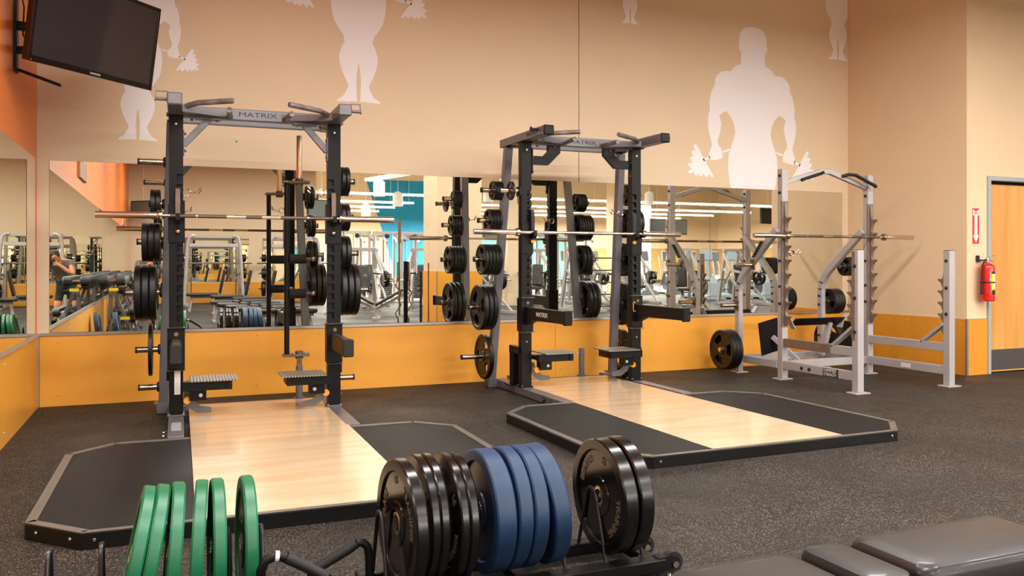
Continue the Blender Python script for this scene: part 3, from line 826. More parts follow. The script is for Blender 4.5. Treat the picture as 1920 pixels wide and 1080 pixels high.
def power_rack(kind, cx, cy, rz, label, pegL, pegR):
    t = thing('power_rack', label, 'power rack', (cx, cy, 0), rz, 'black and grey half racks')
    UX = .592
    side_y = -.83 if kind == 'A' else -.90
    for s in (-1, 1):
        # upright
        up = MB()
        up.prism(notched_upright(s), .022, xz(s * UX, -.018, 0))
        up.box(s * UX - .05, s * UX + .05, -.010, .040, .075, 2.352, .003)
        up.box(s * UX - s * .05, s * UX - s * .012, -.018, -.010, .075, 2.352)
        u = obj('upright', up, K['black'], t)
        obj('mounting_flange', MB().box(s * UX - .062, s * UX + .062, -.056, .06, .076, .088, .002), K['grey'] if kind == 'A' else K['black'], u)
        bb = MB()
        for dx in (-.05, .05):
            for dy in (-.046, .05): bb.cyl((s * UX + dx, dy, .088), (s * UX + dx, dy, .098), .008, n=6)
        obj('bolt_heads', bb, K['alu'], u)
        # round bolt heads on the front
        ob = MB()
        for z in (.50, .60, 2.28): ob.cyl((s * UX, -.041, z), (s * UX, -.046, z), .008, n=10)
        obj('front_bolts', ob, K['alu'], u)
        # base rail and foot
        rail = MB().box(s * UX - .052, s * UX + .052, side_y, .62, .004, .076, .004)
        rl = obj('base_rail', rail, K['grey'], t)
        obj('foot_plate', MB().box(s * UX - .07 + s * .02, s * UX + .07 + s * .03, .62, .72, 0, .012, .002).box(s * (UX + .11) - .06, s * (UX + .11) + .06, .56, .70, .076, .086, .002).box(s * (UX + .10) - .05, s * (UX + .10) + .05, .54, .66, .004, .076, .003), K['grey'], rl)
        if s < 0 or kind == 'B':
            for k in range(3):
                yy = side_y + .10 + k * .13
                bs = obj('pivot_boss', MB().cyl((s * (UX + .052), yy, .04), (s * (UX + .075), yy, .04), .02, n=14), K['rubber'], rl)
                mb2 = MB().cyl((s * (UX + .075), yy, .04), (s * (UX + .085), yy, .04), .012, n=10)
                obj('boss_bolt', mb2, K['bar_smooth'], rl)
        # rear slanted storage upright
        a, b = V((s * .69, .60, .085)), V((s * .625, .32, 2.345))
        obj('rear_upright', MB().bar(a, b, .07, .075, .004, ref=(1, 0, 0)), K['grey'], t)
        # top side beam
        bx = s * .60
        ft = -.47 if kind == 'A' else -.53
        bm = obj('top_side_beam', MB().box(bx - .05, bx + .05, ft + .01, .48, 2.356, 2.434, .005), K['grey'], t)
        obj('end_cap', MB().box(bx - .051, bx + .051, ft - .008, ft + .012, 2.350, 2.438, .012), K['grey'] if kind == 'A' else K['black'], bm)
        for ya, yb_ in ((-.08, .08), (.26, .38)): obj('clamp_plate', MB().box(bx - .06, bx + .06, ya, yb_, 2.350, 2.357), K['grey'] if kind == 'A' else K['black'], bm)
        # band peg with wire keeper
        if kind == 'A':
            obj('band_peg', MB().cyl((bx + s * .05, ft + .05, 2.393), (bx + s * .125, ft + .05, 2.393), .012, n=12).cyl((bx + s * .125, ft + .05, 2.393), (bx + s * .13, ft + .05, 2.393), .019, n=12), K['grey'], bm)
            obj('peg_keeper', MB().box(bx + s * .122, bx + s * .127, ft + .04, ft + .06, 2.393, 2.45).box(bx + s * .045, bx + s * .127, ft + .04, ft + .06, 2.446, 2.451), K['grey'], bm)
        else:
            obj('band_peg', MB().cyl((bx + s * .05, ft + .12, 2.41), (bx + s * .115, ft + .12, 2.41), .014, n=12).cyl((bx + s * .115, ft + .12, 2.41), (bx + s * .12, ft + .12, 2.41), .024, n=12), K['rubber'], bm)
        # pull-up handles
        obj('pull_up_handle', MB().tube([(s * .56, -.12, 2.385), (s * .50, -.20, 2.40), (s * .44, -.25, 2.412), (s * .20, -.36, 2.425)], .0205, 14), K['grip'], t)
        obj('pull_up_handle', MB().tube([(s * .20, -.02, 2.36), (s * .215, -.14, 2.362), (s * .225, -.30, 2.367)], .0205, 14), K['grip'], t)
        gus = [(s * .548, -.20), (s * .548, -.04), (s * .18, -.04), (s * .30, -.07)]
        obj('gusset', MB().prism(gus, .05, M.Translation((0, 0, 2.352))), K['grey'], t)
        # corner brace
        if kind == 'A':
            br = obj('corner_brace', MB().bar((s * .54, -.0, 2.13), (s * .35, -.0, 2.345), .05, .035, .003, ref=(0, 1, 0)), K['grey'], t)
            obj('brace_plate', MB().box(s * .542, s * .534, -.04, .04, 2.05, 2.24, .002), K['grey'], br)
            obj('brace_plate', MB().box(s * .46, s * .27, -.05, .04, 2.328, 2.337, .002), K['grey'], br)
        else:
            P_ = [(.54, 2.15), (.36, 2.15), (.235, 2.27), (.235, 2.34), (.36, 2.34), (.36, 2.28), (.41, 2.23), (.54, 2.23)]
            br = obj('corner_brace', MB().prism([(s * a_, b_) for a_, b_ in P_], .045, xz(0, .02, 0)), K['black'], t)
            obj('brace_plate', MB().box(s * .542, s * .530, -.05, -.02, 2.06, 2.30, .002), K['black'], br)
        bo = MB()
        for z in (2.08, 2.21): bo.cyl((s * .534, -.035, z), (s * .520, -.035, z), .010, n=8)
        for x in (.48, .30): bo.cyl((s * x, -.03, 2.328), (s * x, -.03, 2.312), .010, n=8)
        obj('bolt_heads', bo, K['bar'], br)
        # storage pegs with collars
        for (z, tipx) in (pegL if s < 0 else pegR):
            f_ = (z - .085) / 2.26
            px, py = .69 - .065 * f_ + .035, .60 - .28 * f_
            pg = obj('storage_peg', MB().lathe([(.0, px), (.0245, px), (.0245, tipx - .012), (.0, tipx - .012)], 20, M.Translation((0, py, z)) @ M.Diagonal((s, 1, 1, 1))), K['chrome'], t)
            obj('peg_cap', MB().lathe([(.0, tipx - .014), (.0262, tipx - .014), (.0262, tipx - .002), (.023, tipx), (0, tipx)], 20, M.Translation((0, py, z)) @ M.Diagonal((s, 1, 1, 1))), K['rubber'], pg)
            obj('peg_collar', MB().lathe([(0, px - .002), (.042, px - .002), (.042, px + .012), (.03, px + .02), (0, px + .02)], 20, M.Translation((0, py, z)) @ M.Diagonal((s, 1, 1, 1))), K['rubber'], pg)
    # cross members
    cb = obj('crossbeam', MB().box(-.55, .55, -.035, .035, 2.338, 2.424, .005), K['grey'], t)
    text_part(cb, 'MATRIX', .052, K['ink'], (.0, -.0362, 2.381), (PI / 2, 0, 0), sx=1.55, bold=.0)
    if kind == 'B':
        text_part(t, 'MATRIX', .052, K['ink'], (-.6512, -.28, 2.395), (PI / 2, 0, -PI / 2), sx=1.25)
    else:
        text_part(t, 'MATRIX', .05, K['ink'], (-.6512, .05, 2.395), (PI / 2, 0, -PI / 2), sx=1.25)
    obj('rear_top_beam', MB().box(-.55, .55, .40, .46, 2.36, 2.42, .004), K['grey'], t)
    obj('rear_base_rail', MB().box(-.54, .54, .585, .645, .0, .05, .004).box(-.5, -.497, .58, .65, .05, .10), K['grey'], t)
    # post for stowing a bar at the back
    pz = .335 if kind == 'A' else .34
    px_ = .40 if kind == 'A' else .33
    ps = obj('bar_post', MB().cyl((px_, .615, .05), (px_, .615, pz), .030, n=18), K['grey'], t)
    obj('post_flange', MB().cyl((px_, .615, .05), (px_, .615, .062), .048, n=18), K['grey'], ps)
    # orange link marks on the inner faces
    for s in (-1, 1):
        lk = MB()
        for z in ((.70,) if kind == 'A' else (.80, 1.45)):
            x = s * (UX - .0505)
            pts = [(x - s * .003, .005 + .012 * math.cos(a * PI / 8) , z + (.035 if math.sin(a * PI / 8) >= 0 else -.035) + .012 * math.sin(a * PI / 8)) for a in range(17)]
            lk.tube(pts, .0035, 6, cap=False)
        if kind == 'B':
            lk = MB()
            for z in (.80, 1.52):
                pts = [(s * UX - s * .035 + .012 * math.cos(a * PI / 8), -.058, z + (.035 if math.sin(a * PI / 8) >= 0 else -.035) + .012 * math.sin(a * PI / 8)) for a in range(17)]
                lk.tube(pts, .0035, 6, cap=False)
            if s < 0: continue
        obj('link_mark', lk, K['gold'], t)
    # bar hooks
    zb = 1.584 if kind == 'A' else 1.512
    by = -.10
    for s in (-1, 1):
        x = s * UX
        hk = MB().box(x - .056, x + .056 , -.052, -.042, zb - .20, zb + .09, .002)
        hk.box(x - s * .050, x - s * .062, -.052, .045, zb - .20, zb + .12, .002)
        h_ = obj('bar_hook', hk, K['black'], t)
        hx = x - s * .012 if kind == 'A' else x - s * .045
        obj('hook_cradle', MB().prism([(-.052, zb - .05), (-.052, zb - .018), (-.084, zb - .018), (-.120, zb - .016), (-.128, zb + .018), (-.142, zb + .018), (-.142, zb - .03), (-.11, zb - .06)], .03, yz(hx - .015, 0, 0)), K['black'], h_)
        obj('hook_pad', MB().prism([(-.053, zb - .016), (-.084, zb - .016), (-.084, zb + .16), (-.078, zb + .19), (-.066, zb + .21), (-.053, zb + .21)], .034, yz(hx - .017, 0, 0)), K['bar'] if kind == 'A' else K['rubber'], h_)
        kk = obj('release_knob', MB().ball((hx, -.075, zb - .115 if kind == 'A' else zb - .085), .019, 10), K['bar_smooth'] if kind == 'A' else K['gold'], h_)
        obj('knob_stem', MB().cyl((hx, -.05, zb - .115 if kind == 'A' else zb - .085), (hx, -.07, zb - .115 if kind == 'A' else zb - .085), .012, n=10), K['black'], kk)
    # spotter arms
    za, ln, hh = (.60, .60, .12) if kind == 'A' else (.765, .84, .11)
    for s in (-1, 1):
        x = s * UX
        ar = MB().box(x - .0365, x + .0365, -.045 - ln + .02, -.05, za - hh / 2 + .004, za + hh / 2, .003)
        if kind == 'B': ar = MB().prism([(-.05, za + hh / 2), (-.05 - ln + .02, za + hh / 2), (-.05 - ln + .02, za - hh / 2 + .005), (-.24, za - hh / 2), (-.12, za - hh / 2 - .045), (-.05, za - hh / 2 - .045)], .05, yz(x - .025, 0, 0))
        a_ = obj('spotter_arm', ar, K['black'], t)
        obj('arm_end_cap', MB().box(x - .040, x + .040, -.05 - ln, -.05 - ln + .035, za - hh / 2 - .005, za + hh / 2 + .006, .008), K['black'] if kind == 'B' else K['rubber'], a_)
        obj('wear_strip', MB().box(x - .024, x + .024, -.05 - ln + .04, -.06, za + hh / 2 + .0, za + hh / 2 + .004, .001), K['bar'], a_)
        obj('arm_bracket', MB().box(x - .062, x + .062, -.055, .046, za - .17, za + .14, .003), K['black'], a_)
        obj('locking_lug', MB().box(x - .066 , x + .066, -.085, -.02, za + .141, za + .147, .002).box(x - .066, x + .066, -.085, -.02, za - .178, za - .172, .002), K['bar_smooth'], a_)
        obj('pivot_bolt', MB().cyl((x, -.055, za + .095), (x, -.066, za + .095), .016, n=10), K['bar'], a_)
        if kind == 'B' and s < 0:
            text_part(a_, 'MATRIX', .055, K['ink_w'], (x - .0256, -.42, za + .002), (PI / 2, 0, -PI / 2), sx=1.2, bold=.0012)
    # fold-down steps
    zs = .36 if kind == 'A' else .40
    for s in (-1, 1):
        st = obj('step_tread', MB().box(s * .50, s * .16, -.26, .06, zs - .006, zs + .004, .002), K['tread'], t)
        obj('step_beam', MB().box(s * .55, s * .20, -.22, -.16, zs - .075, zs - .008, .003).box(s * .24, s * .20, -.23, .02, zs - .075, zs - .008, .003).box(s * .52, s * .46, -.16, .06, zs - .07, zs - .03, .003).box(s * .60, s * .66, -.0, .22, zs - .02, zs + .05, .003), K['black'], st)
        if kind == 'B':
            obj('step_column', MB().box(s * .66, s * .56, .12, .21, .088, zs - .02, .004).box(s * .70, s * .52, .10, .24, .076, .088, .002), K['black'], st)
        obj('pivot_block', MB().box(s * .50, s * .38, -.14, -.06, zs - .16, zs - .075, .003), K['black'], st)
        kn = obj('step_knob', MB().cyl((s * .515, -.07, zs - .16), (s * .515, -.11, zs - .16), .026, n=16), K['gold'], st)
        obj('pivot_pin', MB().cyl((s * .42, -.14, zs - .12), (s * .42, -.145, zs - .12), .014, n=10), K['ink_w'], st)
        obj('quadrant', MB().prism([(s * .54, zs - .10), (s * .50, zs - .10), (s * .48, zs - .17), (s * .42, zs - .22), (s * .34, zs - .235), (s * .34, zs - .275), (s * .44, zs - .275), (s * .51, zs - .23), (s * .54, zs - .17)], .006, xz(0, .0, 0)) , K['grey'], st)
    # labels
    if kind == 'A':
        lb = obj('warning_label', MB().box(-UX - .012, -UX + .030, -.0412, -.0402, .24, .44), K['label'], t)
        obj('label_header', MB().box(-UX - .012, -UX + .030, -.0416, -.0411, .428, .443), K['label_orange'], lb)
        ln_ = MB()
        for i in range(15): ln_.box(-UX - .008, -UX + .024, -.0416, -.0412, .416 - i * .0118, .420 - i * .0118)
        obj('label_text_lines', ln_, mat('faint_print', (190, 186, 184), .6), lb)
        obj('rail_label', MB().box(-UX - .03, -UX + .035, -.62, -.30, .0762, .0768), K['frame'], lb)
    return t
RA = (.660, 6.82, -.0135)
RB = (3.680, 7.16, .0127)
pegA_L = [(.22, .88), (.53, .90), (.995, .98), (1.40, .885), (1.70, .795), (2.03, .875)]
pegA_R = [(.22, .875), (1.00, .985), (1.315, .88), (1.625, .83), (1.93, .835), (2.03, .91)]
pegB = [(.31, 1.02), (.80, .97), (1.265, .935), (1.64, .91), (1.93, .89)]
power_rack('A', *RA, 'left power rack, black uprights with grey slanted rear posts and worn pull-up handles', [pegA_L[i] for i in range(6)], pegA_R[:5])
power_rack('B', *RB, 'right power rack, black uprights with black curved corner braces and dark end caps', pegB, pegB)

def rack_pt(rk, x, y, z):
    c, s = math.cos(rk[2]), math.sin(rk[2])
    return (rk[0] + x * c - y * s, rk[1] + x * s + y * c, z)
def peg_y(z): return .60 - .28 * (z - .085) / 2.26
ORD = ['outermost', 'second outermost', 'third from outside', 'fourth from outside', 'fifth from outside', 'sixth from outside', 'seventh from outside']
def load_peg(rk, side, z, xo, R, T, n, gap, desc, rackname, pegname, tilt=0.0):
    # xo: |x| of the outer face of the outermost plate
    for i in range(n):
        x = xo - T / 2 - i * (T + gap)
        drop = -(.0265 - .0245)
        who = (ORD[i] + ' ' if n > 1 else 'single ')
        if n == 2: who = ('outer ', 'inner ')[i]
        grip_plate(R, T, rack_pt(rk, side * x, peg_y(z), z + drop), rk[2], '%s%s plate on the %s of the %s' % (who, desc, pegname, rackname), 'plates stored on the %s' % rackname, tilt * (1 if i == 0 else .3))
LN, RN = 'left power rack', 'right power rack'
load_peg(RA, -1, .53, .80, .212, .030, 1, 0, 'thin black', LN, 'low left peg')
load_peg(RA, -1, .995, .900, .2225, .052, 3, .003, 'large black', LN, 'waist-high left peg')
load_peg(RA, -1, 1.40, .845, .155, .043, 3, .003, 'medium black', LN, 'chest-high left peg')
load_peg(RA, -1, 1.70, .782, .118, .036, 2, .003, 'small black', LN, 'shoulder-high left peg')
load_peg(RA, 1, 1.00, .872, .2225, .050, 3, .004, 'large black', LN, 'waist-high right peg')
load_peg(RA, 1, 1.315, .800, .150, .040, 2, .004, 'medium black', LN, 'chest-high right peg')
load_peg(RA, 1, 1.625, .790, .118, .034, 2, .004, 'small black', LN, 'shoulder-high right peg')
load_peg(RA, 1, 1.93, .780, .125, .034, 2, .004, 'small black', LN, 'top right peg')
load_peg(RB, -1, .31, .80, .2225, .046, 1, 0, 'large black', RN, 'lowest left peg')
load_peg(RB, -1, .80, .875, .2225, .046, 3, .003, 'large black', RN, 'knee-high left peg')
load_peg(RB, -1, 1.265, .860, .150, .034, 5, .002, 'medium black', RN, 'waist-high left peg')
load_peg(RB, -1, 1.64, .810, .114, .028, 4, .002, 'small black', RN, 'shoulder-high left peg')
load_peg(RB, -1, 1.93, .775, .092, .030, 3, .002, 'smallest black', RN, 'top left peg')
load_peg(RB, 1, .31, .80, .2225, .046, 1, 0, 'large black', RN, 'lowest right peg')
load_peg(RB, 1, .80, .875, .2225, .046, 3, .003, 'large black', RN, 'knee-high right peg')
load_peg(RB, 1, 1.265, .830, .172, .036, 3, .003, 'medium black', RN, 'waist-high right peg')
load_peg(RB, 1, 1.64, .880, .150, .028, 6, .003, 'small black', RN, 'shoulder-high right peg')
load_peg(RB, 1, 1.93, .83, .110, .028, 4, .002, 'smallest black', RN, 'top right peg')
# short front peg with one small plate, right rack
p0 = rack_pt(RB, -.645, .0, 1.90)
ep = thing('short_plate_peg', 'short chrome peg bolted to the side of the right rack upright', 'plate peg', p0, RB[2])
obj('peg', MB().cyl((-.20, 0, 0), (.0, 0, 0), .0245, n=18), K['chrome'], ep)
obj('peg_cap', MB().cyl((-.21, 0, 0), (-.198, 0, 0), .026, n=18), K['rubber'], ep)
obj('mount', MB().box(-.02, .004, -.04, .04, -.05, .04, .003), K['black'], ep)
obj('wire_hook', MB().tube([(-.02, .0, -.05), (-.02, 0, -.12), (.0, 0, -.125)], .004, 6), K['bar'], ep)
grip_plate(.088, .022, rack_pt(RB, -.735, .0, 1.898), RB[2], 'single small black plate on the short front peg of the right rack', 'plates stored on the right power rack')

# barbells
barbell(rack_pt(RA, -.035, -.098, 1.584), RA[2], 'barbell resting on the hooks of the left power rack', ('bar', 'sleeve'))
barbell(rack_pt(RB, -.038, -.098, 1.512), RB[2], 'barbell with bright shaft resting on the hooks of the right power rack', ('sleeve_clean', 'sleeve_clean'))
spring_collar(rack_pt(RA, -.52, .02, 1.77), 0, 'chrome spring clip hung inside the left upright of the left rack')
spring_collar(rack_pt(RA, .50, .05, 1.80), PI, 'chrome spring clip hung inside the right upright of the left rack')
spring_collar(rack_pt(RB, -.52, .12, 1.72), 0, 'chrome spring clip hung inside the left upright of the right rack')
spring_collar(rack_pt(RB, .52, .15, 1.72), PI, 'chrome spring clip hung inside the right upright of the right rack')

# padded multi-grip bar stood on the rear post of the left rack
b0 = rack_pt(RA, .40, .615, .335)
t = thing('padded_squat_bar', 'upright dark bar with foam handles standing on the rear post of the left rack', 'specialty bar', b0, RA[2])
obj('lower_sleeve', MB().cyl((0, 0, -.02), (0, 0, .085), .0245, n=18), K['chrome'], t)
for z, sg in ((.085, 1), (1.585, 1)):
    obj('end_plate', MB().box(-.14, .085, -.05, .05, z, z + .022, .003).cyl((0, 0, z - .02), (0, 0, z + .045), .034, n=16), K['bar'], t)
for y in (0.0,):
    obj('rail', MB().cyl((-.105, y, .10), (-.105, y, 1.60), .0225, n=18), K['black'], t)
obj('upper_sleeve', MB().cyl((0, 0, 1.60), (0, 0, 2.00), .0255, n=20), K['chrome'], t)
for z in (.63, .93):
    h = obj('handle', MB().cyl((-.105, 0, z), (.12, 0, z), .013, n=12), K['bar'], t)
    obj('foam_grip', MB().lathe([(.014, -.085), (.036, -.085), (.042, -.075), (.042, .045), (.036, .055), (.014, .055)], 24, M.Translation((0, 0, z))), K['foam'], h)
    obj('end_knob', MB().ball((.12, 0, z), .02, 10), K['bar_smooth'], h)
bl = MB()
for z in (.107, 1.607):
    for x in (-.05, .05): bl.cyl((x, -.03, z), (x, -.03, z + .014), .011, n=8)
obj('bolt_heads', bl, K['alu'], t)

# ================================================================ silver squat rack
HS = thing('squat_rack', 'silver Olympic squat rack with toothed catches and angled pull-up bar by the right wall', 'squat rack', (6.02, 7.07, 0))
HS['label'] = 'silver squat rack with toothed catches and an angled pull-up bar by the right wall'
Wd = 1.185
def teeth(x, y, z0, z1, dirn, n):
    # plate with hooked catches in the yz plane; dirn -1 opens towards the room
    pts = []
    step = (z1 - z0) / n
    pts.append((0, z0 - .06))
    for i in range(n):
        z = z0 + i * step
        pts += [(.028, z - .03), (.040, z + .0), (.052, z + .022), (.078, z + .036), (.086, z + .050), (.080, z + .056), (.055, z + .046), (.034, z + .056), (.022, z + .085)]
    pts += [(.012, z1 + .06), (0, z1 + .07)]
    return MB().prism([(a * dirn, b) for a, b in pts], .034, yz(x - .017, y, 0))
for i, x in enumerate((0, Wd)):
    zt = 2.22 if i == 0 else 2.20
    u = obj('main_upright', MB().box(x - .038, x + .038, -.038, .038, .012, zt, .004), K['silver'], HS)
    obj('foot_plate', MB().box(x - .085, x + .085, -.06, .07, 0, .012, .002), K['silver'], u)
    obj('catch_plate', teeth(x, -.036, .62, 1.80, -1, 8), K['silver_dark'], u)
    obj('wear_guard', MB().box(x - .0405, x + .0405, -.0395, -.02, .55, 1.88, .001), K['silver_dark'], u)
    bl = MB()
    for z in (2.15, 1.97, 1.25, .98, .80):
        bl.cyl((x - .038, .0, z), (x - .05, .0, z), .017, .013, 12)
    obj('black_bolt_caps', bl, K['rubber'], u)
    # front safety post
    y = -1.04
    zt = 1.352
    f_ = obj('safety_post', MB().box(x - .038, x + .038, y - .038, y + .038, .012, zt, .004), K['silver'], HS)
    obj('post_cap', MB().box(x - .037, x + .037, y - .037, y + .037, zt, zt + .004, .001), K['rubber'], f_)
    obj('foot_plate', MB().box(x - .09, x + .09, y - .07, y + .06, 0, .012, .002), K['silver'], f_)
    obj('catch_plate', teeth(x, y + .036, .55, 1.13, 1, 5), K['silver_dark'], f_)
    if i == 0: obj('wear_guard', MB().box(x - .0405, x + .0405, y + .0, y + .0395, .50, 1.34, .001), K['silver_dark'], f_)
    bl = MB()
    for z in ((1.25, .98, .72) if i else (1.2, .9, .58)): bl.cyl((x - .038, y, z), (x - .05, y, z), .017, .013, 12)
    obj('black_bolt_caps', bl, K['rubber'], f_)
    # side rails
    s1 = obj('side_rail', MB().box(x - .030, x + .030, y + .04, -.04, .115, .20, .003), K['silver'], HS)
    s2 = obj('side_rail', MB().box(x - .030, x + .030, y + .04, -.04, .345, .43, .003), K['silver'], HS)
    obj('side_brace', MB().bar((x, y + .05, .62), (x, y + .32, .42), .03, .06, .003, ref=(1, 0, 0)), K['silver'], HS)
    if i == 0:
        obj('wear_strip', MB().box(x - .034, x + .034, -.72, -.05, .350, .436, .002), K['silver_dark'], s2)
        pl = obj('name_plate', MB().box(x - .0325, x - .030, -.82, -.62, .118, .197), K['ink'], s1)
        text_part(pl, 'HAMMER', .050, K['ink_w'], (x - .0329, -.715, .175), (PI / 2, 0, -PI / 2), sx=.85, bold=.0004, depth=.0003)
        text_part(pl, 'STRENGTH', .042, K['ink_w'], (x - .0329, -.715, .137), (PI / 2, 0, -PI / 2), sx=.80, bold=.0004, depth=.0003)
        bl = MB()
        for yy in (-.32, -.43): bl.cyl((x - .03, yy, .155), (x - .042, yy, .155), .019, .014, 12)
        obj('black_bolt_caps', bl, K['rubber'], s1)
    else:
        obj('small_label', MB().box(x - .0325, x - .030, -.60, -.48, .135, .18), K['label'], s1)
    # rear leg: up from the floor, bent forward to meet the upright
    yb = .64
    path = [(x - .07, yb, .012), (x - .07, yb, .92), (x - .07, yb - .02, 1.00), (x - .07, yb - .06, 1.07), (x - .068, yb - .11, 1.13), (x - .05, .03, 1.58)]
    m_ = MB()
    for a, b in zip(path, path[1:]): m_.bar(V(a) - (V(b) - V(a)).normalized() * .012, V(b) + (V(b) - V(a)).normalized() * .012, .076, .06, .006, ref=(1, 0, 0))
    rl = obj('rear_leg', m_, K['silver'], HS)
    obj('foot_plate', MB().box(x - .15, x + .01, yb - .07, yb + .07, 0, .012, .002), K['silver'], rl)
    bl = MB()
    for z in ((.28, .38, .74, .84)): bl.cyl((x - .108, yb, z), (x - .119, yb, z), .016, .012, 12)
    obj('black_bolt_caps', bl, K['rubber'], rl)
    obj('rear_side_rail', MB().box(x - .05, x + .01, .04, yb, .115, .195, .003), K['silver'], HS)
    # stowing pegs
    for (yy, z, xs) in ((.64, .755, -1), (.36, 1.21, -1)) if i == 0 else ():
        p_ = obj('storage_peg', MB().cyl((x - .10, yy, z), (x - .31, yy, z), .0245, n=18), K['chrome'], HS)
        obj('peg_base', MB().box(x - .112, x - .10, yy - .04, yy + .04, z - .06, z + .06, .002).cyl((x - .112, yy, z), (x - .125, yy, z), .034, n=14), K['bar'], p_)
    if i == 0:
        obj('storage_peg', MB().cyl((x - .08, .64, .265), (x - .335, .64, .265), .0245, n=18), K['chrome'], HS)
    else:
        for yy, z in ((.64, .775), (.38, 1.19), (.64, .33)):
            obj('storage_peg', MB().cyl((x - .04, yy, z), (x + .20, yy, z), .0245, n=18), K['chrome'], HS)
obj('rear_cross_rail', MB().box(-.02, Wd - .1, .62, .68, .115, .195, .003), K['silver'], HS)
mr = obj('front_cross_rail', MB().box(.04, Wd - .04, -.03, .03, .115, .195, .003), K['silver'], HS)
# pull-up bar: a square tube rising to a peak, with black grips
zc = 2.13
tp = [(.04, .0, zc - .06), (.52, -.02, zc + .10), (.66, -.02, zc + .11), (Wd + .02, -.0, zc - .0)]
pk = MB()
for a, b in zip([(.04, 0, 2.085), (.50, -.01, 2.215), (.62, -.01, 2.215)], [(.50, -.01, 2.215), (.62, -.01, 2.215), (Wd - .03, 0, 2.06)]):
    pk.bar(V(a) - (V(b) - V(a)).normalized() * .01, V(b) + (V(b) - V(a)).normalized() * .01, .05, .05, .004)
pb = obj('pull_up_bar', pk, K['silver'], HS)
obj('grip', MB().tube([(.20, -.06, 2.105), (.24, -.06, 2.12), (.48, -.055, 2.19), (.52, -.03, 2.205)], .017, 10), K['rubber'], pb)
obj('grip', MB().tube([(.78, -.03, 2.17), (.84, -.07, 2.19), (.92, -.085, 2.185), (1.16, -.11, 2.08), (1.19, -.11, 2.065)], .019, 10), K['rubber'], pb)
obj('corner_bracket', MB().box(Wd - .045, Wd - .0, -.042, -.036, 2.02, 2.12, .001), K['silver'], pb)
# warning plates on the slanted legs
wp = obj('warning_plate', MB().bar((-.105, .20, 1.46), (-.105, .34, 1.29), .003, .055, .0, ref=(1, 0, 0)), K['ink'], HS)
wl = MB()
for k in range(6):
    q = .012 + k * .032
    wl.bar((-.107, .20 + .14 * (k + .2) / 6.2, 1.46 - .17 * (k + .2) / 6.2), (-.107, .20 + .14 * (k + .6) / 6.2, 1.46 - .17 * (k + .6) / 6.2), .003, .04, 0, ref=(1, 0, 0))
obj('plate_print', wl, mat('dull_yellow_print', (150, 140, 96), .6), wp)
# spotter platforms: dark treads on swinging arms between the posts
sp = obj('spotter_step', MB().bar((.36, .26, .575), (1.06, .26, .575), .13, .012, .002, ref=(0, .62, .78)), K['black'], HS)
obj('step_end_bracket', MB().bar((.28, .26, .66), (.37, .26, .50), .012, .07, .002, ref=(0, 1, 0)), K['silver'], sp)
obj('step_end_bracket', MB().bar((1.14, .26, .66), (1.02, .26, .50), .012, .07, .002, ref=(0, 1, 0)), K['silver'], sp)
obj('step_support', MB().bar((.90, .28, .56), (.90, .40, .18), .05, .06, .003), K['silver'], sp)
obj('rear_spotter_step', MB().bar((.05, .30, .60), (.13, .34, .24), .26, .014, .002, ref=(0, 1, 0)), K['black'], HS)
obj('rear_step_link', MB().bar((.13, .32, .42), (.30, .1, .17), .045, .05, .003), K['silver'], HS)
obj('rear_spotter_step', MB().bar((1.16, .20, .56), (1.10, .24, .18), .24, .014, .002, ref=(0, 1, 0)), K['black'], HS)
barbell((6.02 + .655, 7.07 - .088, 1.512), 0, 'barbell resting in the catches of the silver squat rack', ('bar', 'chrome'))
SN = 'silver squat rack'
for i in range(3):
    grip_plate(.2225, .045, (5.73 + i * .047, 7.71, .263), 0, '%s large black plate low on the left leg of the silver rack' % ORD[i], 'plates stored on the silver squat rack')
for i in range(4):
    grip_plate(.150, .036, (7.24 + i * .038, 7.71, .773), 0, '%s medium black plate halfway up the silver rack right leg' % ['innermost', 'second innermost', 'third from the leg', 'outermost'][i], 'plates stored on the silver squat rack')
for i in range(4):
    grip_plate(.110, .032, (7.24 + i * .034, 7.45, 1.188), 0, '%s small black plate high on the silver rack right leg' % ['innermost', 'second innermost', 'third from the leg', 'outermost'][i], 'plates stored on the silver squat rack')
for i in range(2):
    grip_plate(.2225, .045, (7.24 + i * .047, 7.71, .328), 0, '%s large black plate low on the right rear leg of the silver rack' % ['inner', 'outer'][i], 'plates stored on the silver squat rack')
spring_collar((6.06, 6.98, 1.33), 0, 'chrome spring clip hooked on a catch of the silver squat rack')
